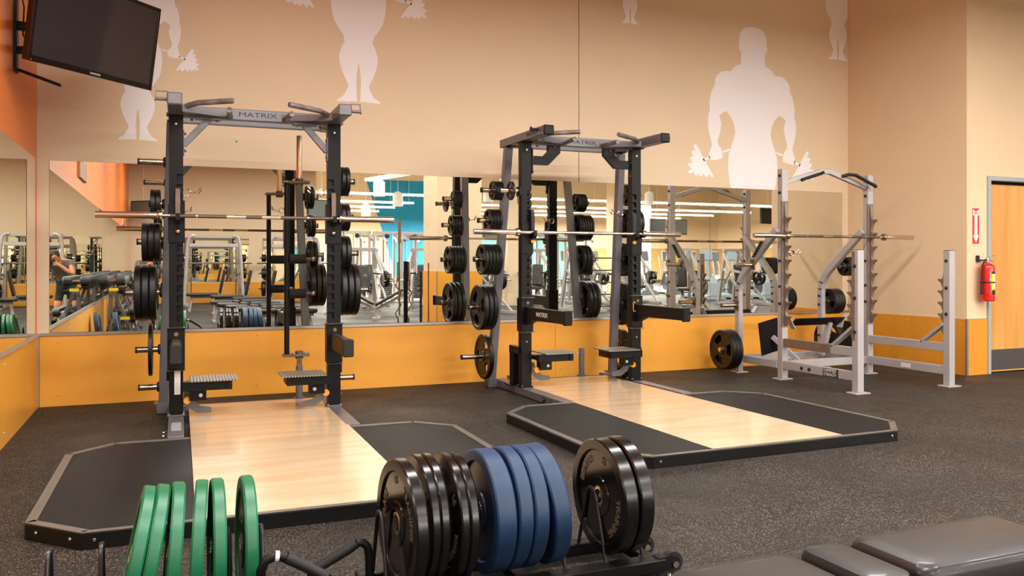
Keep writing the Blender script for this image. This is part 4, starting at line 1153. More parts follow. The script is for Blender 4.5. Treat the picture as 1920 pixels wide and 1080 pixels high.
# ================================================================ bumper plates and their low carts
def bumper(loc, R, T, kind, label, group, tilt=0.0, yaw=0.0, letters=None, lean=0.0):
    mm = {'k': ('bumper_k', 'bumper_k_face', 'ink_g'), 'b': ('bumper_b', 'bumper_b_face', 'bumper_b'), 'g': ('bumper_g', 'bumper_g_face', 'bumper_g')}[kind]
    t = thing('bumper_plate', label, 'bumper plate', loc, group=group)
    t.matrix_world = M.Translation(V(loc)) @ M.Rotation(yaw, 4, 'Z') @ M.Rotation(tilt, 4, 'Y')
    h = T / 2
    key = (kind, T)
    if key not in PLATE_MESH:
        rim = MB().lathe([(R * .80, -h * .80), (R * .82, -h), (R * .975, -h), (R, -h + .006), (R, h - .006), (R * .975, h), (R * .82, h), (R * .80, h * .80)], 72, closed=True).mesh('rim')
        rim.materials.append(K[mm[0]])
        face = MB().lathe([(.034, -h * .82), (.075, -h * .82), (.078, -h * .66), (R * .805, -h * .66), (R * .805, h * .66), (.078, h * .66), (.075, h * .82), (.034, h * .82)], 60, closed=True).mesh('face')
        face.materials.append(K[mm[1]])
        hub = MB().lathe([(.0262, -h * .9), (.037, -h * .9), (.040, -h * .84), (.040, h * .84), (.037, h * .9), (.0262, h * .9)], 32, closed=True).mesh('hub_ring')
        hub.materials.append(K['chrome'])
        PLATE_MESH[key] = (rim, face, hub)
    for nm, me in zip(('rim', 'face', 'hub_ring'), PLATE_MESH[key]):
        o = bpy.data.objects.new(nm, me); COL.objects.link(o); o.parent = t
    if letters:
        for body, a0, rad, sz in letters:
            # lettering stands on the face looking towards -x
            me = text_mesh(body, sz, .0016, arc=rad, bold=.0012)
            o = obj('raised_lettering', me, K[mm[2]], t, (-h * .66 - .0008, 0, 0))
            o.matrix_local = M.Translation((-h * .66 - .0008, 0, 0)) @ M.Rotation(a0, 4, 'X') @ M(((0, 0, -1, 0), (-1, 0, 0, 0), (0, 1, 0, 0), (0, 0, 0, 1)))
    return t
ZC = .091 + .2245
YC = 2.93
GK, GB, GG = 'black bumper plates on the low cart', 'blue bumper plates on the low cart', 'green bumper plates on the low cart'
LT = [('TRAINING', R_(62), .148, .040), ('PLATE', R_(-75), .148, .040), ('45', R_(-8), .150, .036)]
LT2 = [('TRAINING', R_(118), .148, .040), ('BUMPER', R_(-50), .148, .040), ('45', R_(14), .150, .040)]
T45 = 'bumper plate'
bumper((.770, YC - .045, ZC), .2245, .045, 'k', 'leftmost glossy black bumper plate on the black cart, its lettered face showing', GK, letters=LT, yaw=R_(4))
bumper((.842, YC, ZC), .2245, .034, 'k', 'second black bumper plate from the left on the black cart', GK, yaw=R_(1))
bumper((.879, YC, ZC), .2245, .034, 'k', 'third black bumper plate from the left, before the gap', GK)
bumper((.951, YC, ZC - .006), .2245, .033, 'k', 'fourth black bumper plate from the left, just after the gap', GK, letters=[('LB', R_(55), .15, .034), ('TRAINING', R_(130), .15, .034)])
bumper((.986, YC, ZC - .006), .2245, .034, 'k', 'fifth black bumper plate from the left, touching the blue ones', GK)
bumper((1.100, YC - .01, ZC), .2245, .074, 'b', 'leftmost thick blue bumper plate with its dark face and steel hub showing', GB, letters=[('45', R_(-62), .148, .034)])
bumper((1.178, YC, ZC), .2245, .056, 'b', 'second blue bumper plate from the left', GB, tilt=R_(1.2))
bumper((1.240, YC, ZC), .2245, .056, 'b', 'third blue bumper plate from the left', GB, tilt=R_(1.0))
bumper((1.322, YC, ZC + .001), .2245, .066, 'b', 'rightmost blue bumper plate, leaning over a gap', GB, tilt=R_(-5.5))
bumper((1.602, YC - .01, ZC), .2245, .058, 'k', 'black bumper plate behind the last wire hoop of the cart, lettered face showing', GK, letters=LT2, tilt=R_(-1.5))
bumper((1.676, YC, ZC), .2245, .058, 'k', 'rightmost black bumper plate at the wheeled end of the cart', GK, tilt=R_(-1.5))
gx = [(-.051, 12, 0), (-.010, 11, 0), (.037, 5, 0), (.107, 3.5, -3), (.156, 1, 0), (.250, 1, 0)]
gl = ['leftmost green bumper plate, leaning most', 'second green bumper plate from the left, leaning', 'third green bumper plate from the left', 'fourth green bumper plate from the left', 'fifth green bumper plate from the left', 'rightmost green bumper plate, standing alone']
for (x, a, b), lb in zip(gx, gl):
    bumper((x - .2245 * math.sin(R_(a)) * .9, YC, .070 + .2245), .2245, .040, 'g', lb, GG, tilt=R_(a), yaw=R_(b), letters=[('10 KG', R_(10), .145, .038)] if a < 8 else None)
bumper((-.66, YC, .070 + .2245), .2245, .06, 'b', 'blue bumper plate beside the left wall, seen reflected low in the mirror, nearer the dumbbells', 'blue bumper plates near the left wall', tilt=R_(-8))
bumper((-.90, YC, .070 + .2245), .2245, .06, 'b', 'blue bumper plate closest to the left wall, seen reflected low in the mirror', 'blue bumper plates near the left wall', tilt=R_(-8))

def hoop_mb(x, mid=True, h=.335, yf=2.865, yr=3.10, r=.0075, zb=.07):
    mb = MB()
    ym = (yf + yr) / 2
    pts = [(x, yf, zb), (x, ym - .045, h - .05)] + [(x, ym - .035 * math.cos(a), h - .035 + .035 * math.sin(a)) for a in [R_(v) for v in (30, 60, 90, 120, 150)]] + [(x, ym + .045, h - .05), (x, yr, zb)]
    mb.tube(pts, r, 10)
    for y in (yf, yr): mb.cyl((x, y, zb), (x, y, zb + .004), .016, n=12)
    return mb
def cart(x0, x1, hoops, label, wheels=True, zr=.072):
    t = thing('plate_cart', label, 'plate cart', ((x0 + x1) / 2, YC, 0), group='low bumper plate carts')
    ox = -(x0 + x1) / 2
    T_ = lambda mb: mb
    def sh(mb):
        mb.v = [(a + ox, b - YC, c) for a, b, c in mb.v]
        return mb
    for y0, y1 in ((2.80, 2.875), (3.09, 3.16)):
        obj('rail', sh(MB().box(x0, x1, y0, y1, .022, zr, .004)), K['black'], t)
    for xx in (x0 + .03, x1 - .03, (x0 + x1) / 2):
        obj('cross_rail', sh(MB().box(xx - .025, xx + .025, 2.875, 3.09, .024, .065, .003)), K['black'], t)
    for hx in hoops:
        obj('wire_hoop', sh(hoop_mb(hx)), K['hoop'], t)
    if wheels:
        for y in (2.835, 3.045):
            fk = obj('caster_fork', sh(MB().prism([(x1 - .03, .02), (x1 + .06, .03), (x1 + .07, .062), (x1 + .03, .078), (x1 - .03, .075)], .05, xz(0, y + .025, 0))), K['black'], t)
            obj('wheel', sh(MB().cyl((x1 + .045, y - .014, .045), (x1 + .045, y + .014, .045), .044, n=28)), K['rubber'], fk)
            obj('axle_bolt', sh(MB().cyl((x1 + .045, y - .034, .045), (x1 + .045, y - .026, .045), .013, .009, 12)), K['bar_smooth'], fk)
        ft = obj('foot_tab', sh(MB().box(x1 - .05, x1 + .02, 2.735, 2.80, .014, .024, .002)), K['black'], t)
        obj('foot_bolt', sh(MB().cyl((x1 - .015, 2.762, .024), (x1 - .015, 2.762, .034), .012, .009, 12)), K['bar_smooth'], ft)
    return t
c2 = cart(.66, 1.815, [.715, .91, 1.03, 1.405, 1.58, 1.745], 'black wheeled cart of wire hoops under the black and blue bumper plates')
# pull handle of the cart
ox = -(.66 + 1.815) / 2
def hs(pts): return [(a + ox, b - YC, c) for a, b, c in pts]
h1 = [(.36, 2.80, .06), (.262, 2.62, .22), (.262, 2.60, .315), (.275, 2.60, .343), (.305, 2.60, .354), (.335, 2.60, .345)]
g1 = [(.335, 2.60, .345), (.40, 2.60, .306), (.455, 2.60, .268)]
obj('handle_tube', MB().tube(hs(h1), .0145, 12), K['black'], c2)
obj('handle_tube', MB().tube(hs([(.455, 2.60, .268), (.60, 2.68, .12), (.68, 2.80, .06)]), .0145, 12), K['black'], c2)
hg = obj('handle_grip', MB().tube(hs(g1), .0175, 12), K['rubber'], c2)
obj('silver_tape', MB().tube(hs([(.302, 2.60, .354), (.314, 2.60, .352)]), .0156, 12), K['white'], c2)
h2 = [(.47, 2.95, .165), (.50, 2.95, .181), (.598, 2.95, .228), (.622, 2.95, .243), (.645, 2.95, .243), (.662, 2.95, .225), (.668, 2.95, .195), (.672, 2.95, .07)]
obj('handle_tube', MB().tube(hs(h2[3:]), .0155, 12), K['black'], c2)
obj('handle_tube', MB().tube(hs([(.47, 2.95, .165), (.44, 2.92, .07)]), .0155, 12), K['black'], c2)
obj('handle_grip', MB().tube(hs(h2[:4]), .0185, 12), K['rubber'], c2)
cart(-.98, .36, [-.78, -.55, -.341, -.192, .195, .30], 'black cart of wire hoops under the green bumper plates', wheels=False, zr=.064)

# ================================================================ benches
def pad_mb(x0, x1, y0, y1, z0, z1, r=.03):
    # rounded upholstered pad
    n = 6
    mb = MB()
    def loop(ins, z):
        pts = []
        rr = max(.012, .045 - ins * .3)
        for cx, cy, a0 in ((x1 - ins - rr, y1 - ins - rr, 0), (x0 + ins + rr, y1 - ins - rr, 90), (x0 + ins + rr, y0 + ins + rr, 180), (x1 - ins - rr, y0 + ins + rr, 270)):
            for k in range(n + 1):
                a = R_(a0 + 90 * k / n)
                pts.append((cx + rr * math.cos(a), cy + rr * math.sin(a), z))
        return pts
    prof = [(.012, z0), (0.0, z0 + .008), (0.0, z1 - r), (.004, z1 - r * .55), (.012, z1 - r * .22), (.028, z1 - r * .05), (.06, z1 + .002)]
    q_ = min(1, (x1 - x0) * .28 / .06)
    loops = [loop(i * (q_ if i > .01 else 1), z) for i, z in prof]
    m_ = len(loops[0])
    vs_ = [p for l in loops for p in l]
    fs = []
    for i in range(len(loops) - 1):
        for k in range(m_):
            fs.append((i * m_ + k, i * m_ + (k + 1) % m_, (i + 1) * m_ + (k + 1) % m_, (i + 1) * m_ + k))
    fs.append(tuple(range(m_))[::-1])
    fs.append(tuple((len(loops) - 1) * m_ + k for k in range(m_)))
    return mb.add(vs_, fs)
def bench(loc, label, rz=0, kind='flat', group='padded benches in the row'):
    t = thing('weight_bench', label, 'bench', loc, rz, group)
    if kind == 'flat':
        pads = [(-.60, -.20, .388, .448), (-.17, -.015, .388, .452), (.01, .60, .385, .458)]
    else:
        pads = [(-.60, .15, .40, .46)]
    for i, (a, b, z0, z1) in enumerate(pads):
        p = obj(['seat_pad', 'middle_pad', 'back_pad'][i] if kind == 'flat' else 'seat_pad', pad_mb(a, b, -.145, .145, z0, z1), K['vinyl'], t)
        obj('pad_board', MB().box(a + .02, b - .02, -.13, .13, z0 - .014, z0 + .001, .003), K['rubber'], p)
    if kind == 'back':
        m_ = MB()
        p = obj('back_pad', pad_mb(.0, .62, -.145, .145, 0, .06), K['vinyl'], t, (.22, 0, .44), (0, R_(-78), 0))
    fr = obj('frame', MB().box(-.50, .55, -.03, .03, .32, .38, .004).bar((-.46, 0, .34), (-.52, 0, .03), .06, .06).bar((.46, 0, .34), (.54, 0, .03), .06, .06), K['silver'], t)
    if kind == 'back': obj('back_post', MB().bar((.20, 0, .35), (.29, 0, .85), .05, .05), K['silver'], t)
    obj('cross_foot', MB().box(-.56, -.49, -.24, .24, 0, .05, .004), K['silver'], t)
    obj('cross_foot', MB().box(.50, .57, -.28, .28, 0, .05, .004), K['silver'], t)
    return t
B0 = (1.785, 1.705, 0)
b_near = bench(B0, 'black padded bench in the near right corner, its three pads showing')
names = ['second', 'third', 'fourth', 'fifth']
for i, (x, y) in enumerate([(1.72, .85), (1.60, 0.05), (1.50, -.85), (1.42, -1.9)]):
    dup(b_near, (x, y, 0), 0, 'black padded flat bench seen in the mirror, %s in the row from the cart' % names[i])
bb_ = bench((1.95, -3.2, 0), 'bench with upright back seen in the mirror, nearest of three', kind='back', group='upright-back benches in the mirror')
dup(bb_, (1.55, -4.6, 0), 0, 'bench with upright back seen in the mirror, middle of three')
dup(bb_, (1.05, -6.1, 0), 0, 'bench with upright back seen in the mirror, farthest of three')
# ================================================================ what the wall mirrors show of the rest of the gym
# ---- two-tier dumbbell racks along the left wall
def dumbbell_proto(r, hl, loc, label, grp):
    t = thing('dumbbell', label, 'dumbbell', loc, group=grp)
    hd = MB()
    for s in (-1, 1):
        hd.lathe([(0, s * .055), (r * .8, s * .055), (r, s * (.065)), (r, s * (.055 + hl - .012)), (r * .75, s * (.055 + hl)), (0, s * (.055 + hl))], 14)
    obj('heads', hd, K['dumb'], t)
    obj('handle', MB().cyl((-.057, 0, 0), (.057, 0, 0), .015, n=10), K['bar_smooth'], t)
    return t
def db_rack(y0, y1, label):
    t = thing('dumbbell_rack', label, 'dumbbell rack', (-.66, (y0 + y1) / 2, 0), group='two tier dumbbell racks along the left wall')
    L = (y1 - y0) / 2
    for z, x in ((.84, -.10), (.40, .06)):
        obj('shelf', MB().box(x - .17, x - .10, -L, L, z - .02, z + .03, .004).box(x + .09, x + .16, -L, L, z - .09, z - .03, .004), K['black'], t)
        obj('shelf_end_label', MB().box(x - .05, x + .08, L - .0, L + .004, z - .045, z + .0), K['yellow'], t)
    for yy in (-L + .1, L - .1):
        obj('end_frame', MB().bar((-.16, yy, .0), (-.12, yy, .86), .05, .10).bar((.20, yy, .02), (-.08, yy, .80), .05, .08).box(-.26, .26, yy - .03, yy + .03, 0, .05, .004), K['grey'], t)
    return t
rk = [(0.1, 2.15), (-2.9, -.75), (-5.15, -3.0), (-7.4, -5.25)]
rn = ['nearest to the bumper carts', 'second along from the carts', 'third along from the carts', 'farthest from the carts']
for (a, b), n_ in zip(rk, rn): db_rack(a, b, 'black two tier dumbbell rack on the left wall, %s' % n_)
DN = ['dumbbell ' + q for q in 'first second third fourth fifth sixth seventh eighth ninth tenth eleventh twelfth thirteenth fourteenth fifteenth sixteenth'.split()]
cnt = 0
for ri, (a, b) in enumerate(rk):
    for tier, (z, x, r, hl) in enumerate(((.945, -.105, .075, .13), (.475, .06, .062, .10))):
        grp = '%s tier dumbbells on the rack %s' % (['upper', 'lower'][tier], rn[ri])
        n_ = int((b - a - .1) / (2 * r + .02))
        proto = None
        for k in range(n_):
            y = b - .12 - k * (2 * r + .02)
            lab = '%s from the near end, %s tier of dumbbell rack %s' % (DN[k], ['upper', 'lower'][tier], rn[ri].replace(' to the bumper carts', ' the carts').replace(' along', ''))
            if proto is None:
                proto = dumbbell_proto(r, hl, (-.66 + x, y, z), lab, grp)
                for o in proto.children: pass
                kids = [o for o in COL.objects if o.parent == proto]
            else:
                c = proto.copy(); COL.objects.link(c); c.location = (-.66 + x, y, z); c['label'] = lab
                for o in kids:
                    q = o.copy(); COL.objects.link(q); q.parent = c

# ---- the photographer, seen only in the mirror
def photographer():
    t = thing('person', 'person in grey t-shirt and dark shorts bending to a camera, seen in the mirror', 'person', (-.33, -.42, 0), R_(0))
    # one skinned body: joints
    J = {'pelvis': (-.06, -.10, .88), 'belly': (-.03, -.06, 1.00), 'chest': (.02, .04, 1.17), 'neck': (.07, .13, 1.27), 'head': (.11, .20, 1.32), 'crown': (.12, .23, 1.42),
         'shL': (-.14, .08, 1.22), 'elL': (-.17, .20, 1.02), 'haL': (.05, .27, 1.20),
         'shR': (.20, .02, 1.22), 'elR': (.30, .14, 1.03), 'haR': (.30, .27, 1.21),
         'hipL': (-.15, -.10, .84), 'knL': (-.18, .02, .46), 'anL': (-.20, -.08, .09), 'toL': (-.20, .08, .04),
         'hipR': (.03, -.12, .84), 'knR': (.08, .02, .46), 'anR': (.10, -.08, .09), 'toR': (.12, .08, .04)}
    Rr = {'pelvis': .125, 'belly': .125, 'chest': .135, 'neck': .058, 'head': .085, 'crown': .065, 'shL': .065, 'elL': .042, 'haL': .03, 'shR': .065, 'elR': .042, 'haR': .03,
          'hipL': .09, 'knL': .06, 'anL': .038, 'toL': .035, 'hipR': .09, 'knR': .06, 'anR': .038, 'toR': .035}
    E_ = [('pelvis', 'belly'), ('belly', 'chest'), ('chest', 'neck'), ('neck', 'head'), ('head', 'crown'), ('chest', 'shL'), ('shL', 'elL'), ('elL', 'haL'), ('chest', 'shR'), ('shR', 'elR'), ('elR', 'haR'),
          ('pelvis', 'hipL'), ('hipL', 'knL'), ('knL', 'anL'), ('anL', 'toL'), ('pelvis', 'hipR'), ('hipR', 'knR'), ('knR', 'anR'), ('anR', 'toR')]
    ks = list(J)
    vs_ = [J[k] for k in ks]
    es = [(ks.index(a), ks.index(b)) for a, b in E_]
    rad = [Rr[k] for k in ks]
    # five fingers on either hand
    for hk, s in (('haL', 1), ('haR', -1)):
        h = V(J[hk])
        for k in range(5):
            base = h + V((s * (.02), .02, .028 - .014 * k))
            if k == 4: base = h + V((s * .015, -.02, .03))
            i0 = len(vs_)
            d1 = V((s * .028, .018, 0)) if k < 4 else V((s * .01, -.01, .03))
            vs_ += [tuple(base), tuple(base + d1), tuple(base + d1 * 1.7 + V((0, -.018, 0)))]
            rad += [.010, .009, .008]
            es += [(ks.index(hk), i0), (i0, i0 + 1), (i0 + 1, i0 + 2)]
    me = bpy.data.meshes.new('body')
    me.from_pydata(vs_, es, [])
    o = bpy.data.objects.new('body', me)
    COL.objects.link(o)
    md = o.modifiers.new('skin', 'SKIN')
    md.use_smooth_shade = True
    for v, r in zip(me.skin_vertices[0].data, rad): v.radius = (r, r)
    me.skin_vertices[0].data[0].use_root = True
    o.modifiers.new('sub', 'SUBSURF').render_levels = 2
    o.modifiers['sub'].levels = 2
    dg = bpy.context.evaluated_depsgraph_get()
    m2 = bpy.data.meshes.new_from_object(o.evaluated_get(dg))
    bpy.data.objects.remove(o)
    m2.name = 'body'
    m2.materials.clear()
    for k in ('skin', 'shirt', 'shorts', 'white'): m2.materials.append(K[k])
    for p in m2.polygons:
        c = p.center
        i = 0
        if .92 < c.z < 1.27 and c.y < .16 and not (c.z > 1.235 and .02 < c.x < .14 and c.y > .12): i = 1
        if .55 < c.z <= .92: i = 2
        if c.z < .10: i = 3
        p.material_index = i
    m2.shade_smooth()
    obj('body', m2, K['skin'], t)
    # head details
    obj('hair', MB().ball((.115, .175, 1.365), .098, 14, (1, 1, .92)), K['hair'], t)
    fc = obj('nose', MB().ball((.115, .292, 1.325), .016, 8, (1, 1, 1.5)), K['skin'], t)
    obj('ear', MB().ball((.02, .20, 1.325), .02, 8, (.5, 1, 1.5)), K['skin'], t)
    obj('ear', MB().ball((.205, .20, 1.325), .02, 8, (.5, 1, 1.5)), K['skin'], t)
    c = thing('photo_camera', 'small black camera held by the bending person, seen in the mirror', 'camera', (-.155, -.13, 1.235), -YAW)
    obj('camera_body', MB().box(-.068, .068, -.035, .03, -.045, .045, .008).box(-.025, .025, -.03, .03, .04, .065, .006), K['rubber'], c)
    obj('lens', MB().cyl((0, .03, -.004), (0, .095, -.004), .033, n=20), K['rubber'], c)
photographer()

# ---- pillar, panels and painted areas behind the camera
struct('wall_pillar', MB().box(4.50, 5.35, .98, 1.85, 0, CEIL), K['wall'])
struct('trim_11', MB().box(4.488, 5.362, 1.85, 1.862, 0, 1.07).box(4.488, 4.50, .97, 1.85, 0, 1.07), K['wains'])
struct('trim_12', MB().box(4.48, 4.496, 1.854, 1.868, 0, 1.075), K['alu'])
o = obj('light_switch', MB().box(-.04, .04, 0, .006, -.06, .06, .002), K['white']); o.location = (4.78, 1.85, 1.21)
tag(o, 'white switch plate on the tan pillar seen in the mirror', 'switch')
struct('wall_pillar', MB().box(8.9, 9.5, -6.2, -5.6, 0, CEIL), K['wall'])
struct('wall_pillar', MB().box(14.6, 15.2, -10.2, -9.6, 0, CEIL), K['wall'])
struct('wall_pillar', MB().box(18.6, 19.2, -15.2, -14.6, 0, CEIL), K['wall'])
# diagonal blue field on the hall wall and the teal / olive wall panels
struct('wall_blue', MB().prism([(12.1, 0.0), (15.5, 0.0), (15.5, 5.85), (10.3, 5.85), (11.45, 2.3)], .02, xz(0, BACK_Y + .021, 0)), K['blue_wall'])
struct('wall_teal', MB().box(15.5, 23.0, BACK_Y, BACK_Y + .03, .0, 2.9), K['teal_wall'])
struct('wall_olive', MB().box(23.0, FAR_X, BACK_Y, BACK_Y + .03, .0, 2.1), K['olive'])
struct('wall_olive', MB().box(FAR_X - .03, FAR_X, BACK_Y, 8.2, .0, 2.1), K['olive'])
o = obj('wall_clock', MB().cyl((0, 0, 0), (0, .05, 0), .16, n=28), K['white']); o.location = (3.9, FAR_Y, 2.45)
tag(o, 'round pale clock on the far tan wall seen in the mirror', 'clock')

# ---- far hanging fixtures: long thin lit lines
k = 0
farfix = None
ordn = ['nearest', 'second', 'third', 'fourth', 'fifth', 'sixth']
for gx, x0, x1 in (('left', 4.9, 9.6), ('right', 12.6, 27.0)):
    for i, y in enumerate((-13.75, -17.8, -20.9, -24.0)):
        t = thing('hanging_light', '%s of four long %s-hand linear lights over the far hall, seen in the mirror' % (ordn[i], gx), 'light', ((x0 + x1) / 2, y, 3.72), group='long linear lights over the far hall')
        L = (x1 - x0) / 2
        obj('lens', MB().box(-L, L, -.035, .035, -.02, .04, .004), K['tube'], t)
        for sx in (-L + .2, 0, L - .2): obj('suspension_wire', MB().cyl((sx, 0, .05), (sx, 0, CEIL - 3.72), .006, n=5), K['white'], t)
        ld = bpy.data.lights.new('hall_light', 'AREA'); ld.shape = 'RECTANGLE'; ld.size, ld.size_y = 2 * L, .06
        ld.energy = 640 * L; ld.color = (1, .95, .87)
        lo = bpy.data.objects.new('hall_light', ld); COL.objects.link(lo); lo.parent = t; lo.location = (0, 0, -.035)
t = thing('hanging_light', 'slanting white linear light high in the mirror above the blue wall', 'light', (5.35, -5.0, 3.45), R_(75))
obj('lens', MB().box(-1.2, 1.2, -.10, .10, -.03, .05, .006), K['tube'], t)
pend = thing('pendant_lamp', 'white cylinder pendant lamp seen in the mirror, left of the blue wall', 'pendant lamp', (5.73, -7.75, 3.15), group='white cylinder pendants')
obj('shade', MB().lathe([(0, 0), (.17, 0), (.17, .42), (.06, .50), (0, .50)], 24, M(((0, 1, 0, 0), (0, 0, 1, 0), (1, 0, 0, 0), (0, 0, 0, 1)))), K['lamp_body'], pend)
obj('rod', MB().cyl((0, 0, .5), (0, 0, CEIL - 3.15), .012, n=6), K['white'], pend)
for p, lb in (((7.34, -11.75, 3.15), 'white cylinder pendant lamp seen in the mirror, over the blue wall'), ((7.12, -15.75, 3.0), 'white cylinder pendant lamp seen in the mirror, lowest by the tan wall'),
              ((10.65, -11.75, 3.4), 'white cylinder pendant lamp seen in the mirror behind the right rack'), ((17.5, -12.0, 3.5), 'white cylinder pendant lamp seen in the mirror above the screens')):
    dup(pend, p, 0, lb)

# ---- machines
def sb(mb, *a, **k): return mb.bar(*a, **k)
def smith(loc, rz, label):
    t = thing('smith_machine', label, 'smith machine', loc, rz, 'tall silver machines by the far wall')
    for s in (-1, 1):
        obj('frame', MB().tube([(s * .80, -.1, .0), (s * .70, -.1, 1.75), (s * .66, -.1, 1.92), (s * .58, -.1, 1.98), (s * .50, -.1, 1.98)], .045, 8).bar((s * .74, .5, 0), (s * .64, .3, 2.0), .08, .08).box(s * .72 - .05, s * .72 + .05, -.3, .7, 0, .07), K['silver'], t)
        obj('guide_rod', MB().cyl((s * .60, .1, .1), (s * .60, .1, 1.95), .018, n=8), K['chrome'], t)
        obj('storage_peg', MB().cyl((s * .72, .35, .45), (s * 1.0, .35, .45), .024, n=8).cyl((s * .70, .35, .9), (s * .98, .35, .9), .024, n=8).cyl((s * .68, .35, 1.35), (s * .95, .35, 1.35), .024, n=8), K['chrome'], t)
    obj('top_beam', MB().box(-.66, .66, -.14, -.06, 1.66, 1.76, .01).box(-.6, .6, .26, .34, 1.92, 2.0, .01), K['silver'], t)
    obj('bar', MB().cyl((-1.05, .08, 1.2), (1.05, .08, 1.2), .018, n=8).cyl((-1.05, .08, 1.2), (-.72, .08, 1.2), .025, n=8).cyl((1.05, .08, 1.2), (.72, .08, 1.2), .025, n=8), K['bar'], t)
    return t
s0 = smith((1.25, -9.0, 0), PI, 'silver smith machine by the far wall seen in the mirror through the left rack')
dup(s0, (3.5, -9.1, 0), PI, 'silver smith machine at the far wall seen in the mirror near the foam-handled bar')
for j, (bx, lb) in enumerate(((1.25, 'left smith machine'), (3.5, 'right smith machine'))):
    for s in (-1, 1):
        for z, R in ((.45, .2225), (.9, .15), (1.35, .11)):
            grip_plate(R, .12, (bx + s * .84, -9.35, z), 0, '%s black plate stack on the %s side of the %s, mirrored' % ({.45: 'lowest', .9: 'middle', 1.35: 'highest'}[z], 'right' if s > 0 else 'left', lb), 'plate stacks on the smith machines', spin=0)

def press_machine(loc, rz, label, v=0):
    # plate loaded lever machine: base, mast, seat, lever arms with grips, pegs with plates
    t = thing('lever_machine', label, 'exercise machine', loc, rz, 'silver plate loaded lever machines')
    obj('base_frame', MB().box(-.40, -.32, -.75, .75, 0, .08, .006).box(.32, .40, -.75, .75, 0, .08, .006).box(-.4, .4, -.04, .04, .02, .09, .006).box(-.4, .4, .62, .70, .02, .09, .006), K['silver'], t)
    obj('mast', MB().bar((-.30, .66, .05), (-.26, .42, 1.62), .09, .07).bar((.30, .66, .05), (.26, .42, 1.62), .09, .07).bar((-.34, .43, 1.58), (.34, .43, 1.58), .08, .08).bar((0, -.3, .06), (0, .05, .45), .08, .08), K['silver'], t)
    for s in (-1, 1):
        a = obj('lever_arm', MB().bar((s * .30, .45, 1.5), (s * .46, .05, 1.0), .07, .06).bar((s * .46, .05, 1.0), (s * .42, -.45, .92), .07, .06).bar((s * .46, .05, 1.0), (s * .52, .25, .62), .07, .06), K['silver'], t)
        obj('hand_grip', MB().cyl((s * .42, -.42, .93), (s * .20, -.46, .95), .02, n=8), K['rubber'], a)
        obj('plate_peg', MB().cyl((s * .52, .18, .74), (s * .78, .18, .74), .024, n=8), K['chrome'], a)
        obj('side_strut', MB().bar((s * .36, -.6, .06), (s * .28, .50, 1.05), .06, .05), K['silver'], t)
    obj('seat_pad', pad_mb(-.16, .16, -.28, .10, .46, .54), K['vinyl'], t)
    obj('back_pad', pad_mb(-.15, .15, 0, .62, 0, .07), K['vinyl'], t, (0, .12, .55), (R_(78), 0, 0))
    return t
m0 = press_machine((4.75, -5.3, 0), R_(190), 'silver lever machine seen in the mirror, first right of the left rack')
where = [((6.4, -5.5), 195, 'silver lever machine seen in the mirror right behind the standing curl bars'),
         ((5.3, -7.05), 180, 'silver lever machine seen in the mirror in the second row by the left rack'),
         ((7.0, -2.5), 150, 'silver lever machine seen in the mirror between pillar and right rack'),
         ((8.1, -5.4), 200, 'silver lever machine seen in the mirror behind the right rack left plates'),
         ((9.75, -5.5), 215, 'silver lever machine seen in the mirror inside the right rack, left side'),
         ((11.4, -5.5), 180, 'silver lever machine seen in the mirror inside the right rack, right side'),
         ((9.9, -2.6), 150, 'silver lever machine seen in the mirror in front of the barbell tree'),
         ((12.9, -2.9), 205, 'silver lever machine seen in the mirror just left of the mirror joint'),
         ((15.3, -3.4), 170, 'silver lever machine seen in the mirror just left of the squat rack'),
         ((10.5, -7.1), 180, 'silver lever machine seen in the mirror behind the right rack right upright'),
         ((13.1, -5.6), 180, 'silver lever machine seen in the mirror in front of the cardio row start')]
for (x, y), a, lb in where: dup(m0, (x, y, 0), R_(a), lb)

def cable_machine(loc, rz, label, g='cable towers seen in the mirror'):
    t = thing('cable_machine', label, 'exercise machine', loc, rz, g)
    obj('frame', MB().box(-.42, -.35, -.04, .04, 0, 2.15, .01).box(.35, .42, -.04, .04, 0, 2.15, .01).box(-.42, .42, -.04, .04, 2.08, 2.17, .01).box(-.42, .42, -.4, .4, 0, .06, .01).bar((-.38, .0, 2.1), (-.38, -.55, 1.9), .06, .06).bar((.38, .0, 2.1), (.38, -.55, 1.9), .06, .06), K['silver'], t)
    st = MB()
    for k in range(14): st.box(-.17, .17, -.05, .05, .12 + k * .055, .165 + k * .055, .003)
    obj('weight_stack', st, K['rubber'], t)
    for s in (-1, 1): obj('guide_rod', MB().cyl((s * .1, 0, .1), (s * .1, 0, 2.1), .012, n=6), K['chrome'], t)
    obj('pulley', MB().cyl((0, -.10, 2.02), (0, -.06, 2.02), .07, n=14), K['rubber'], t)
    obj('cable', MB().cyl((0, -.08, 2.0), (0, -.08, 1.1), .005, n=5), K['rubber'], t)
    return t
c0 = cable_machine((5.25, -8.6, 0), PI, 'silver cable tower seen in the mirror left of the blue wall, first of the row')
for (x, y, a), lb in zip([(6.2, -8.8, 180), (7.1, -8.9, 180), (8.05, -9.2, 180), (6.5, -12.0, 180), (7.7, -12.2, 180)],
                         ['second of the row', 'third of the row', 'fourth of the row', 'first of the rear row', 'second of the rear row']):
    dup(c0, (x, y, 0), R_(a), 'silver cable tower seen in the mirror under the blue wall, %s' % lb)
for (x, y), lb in (((10.6, -8.8), 'left'), ((11.7, -9.0), 'middle'), ((12.7, -8.9), 'right')):
    dup(c0, (x, y, 0), PI, 'silver cable tower seen in the mirror through the right rack, %s one of three' % lb)
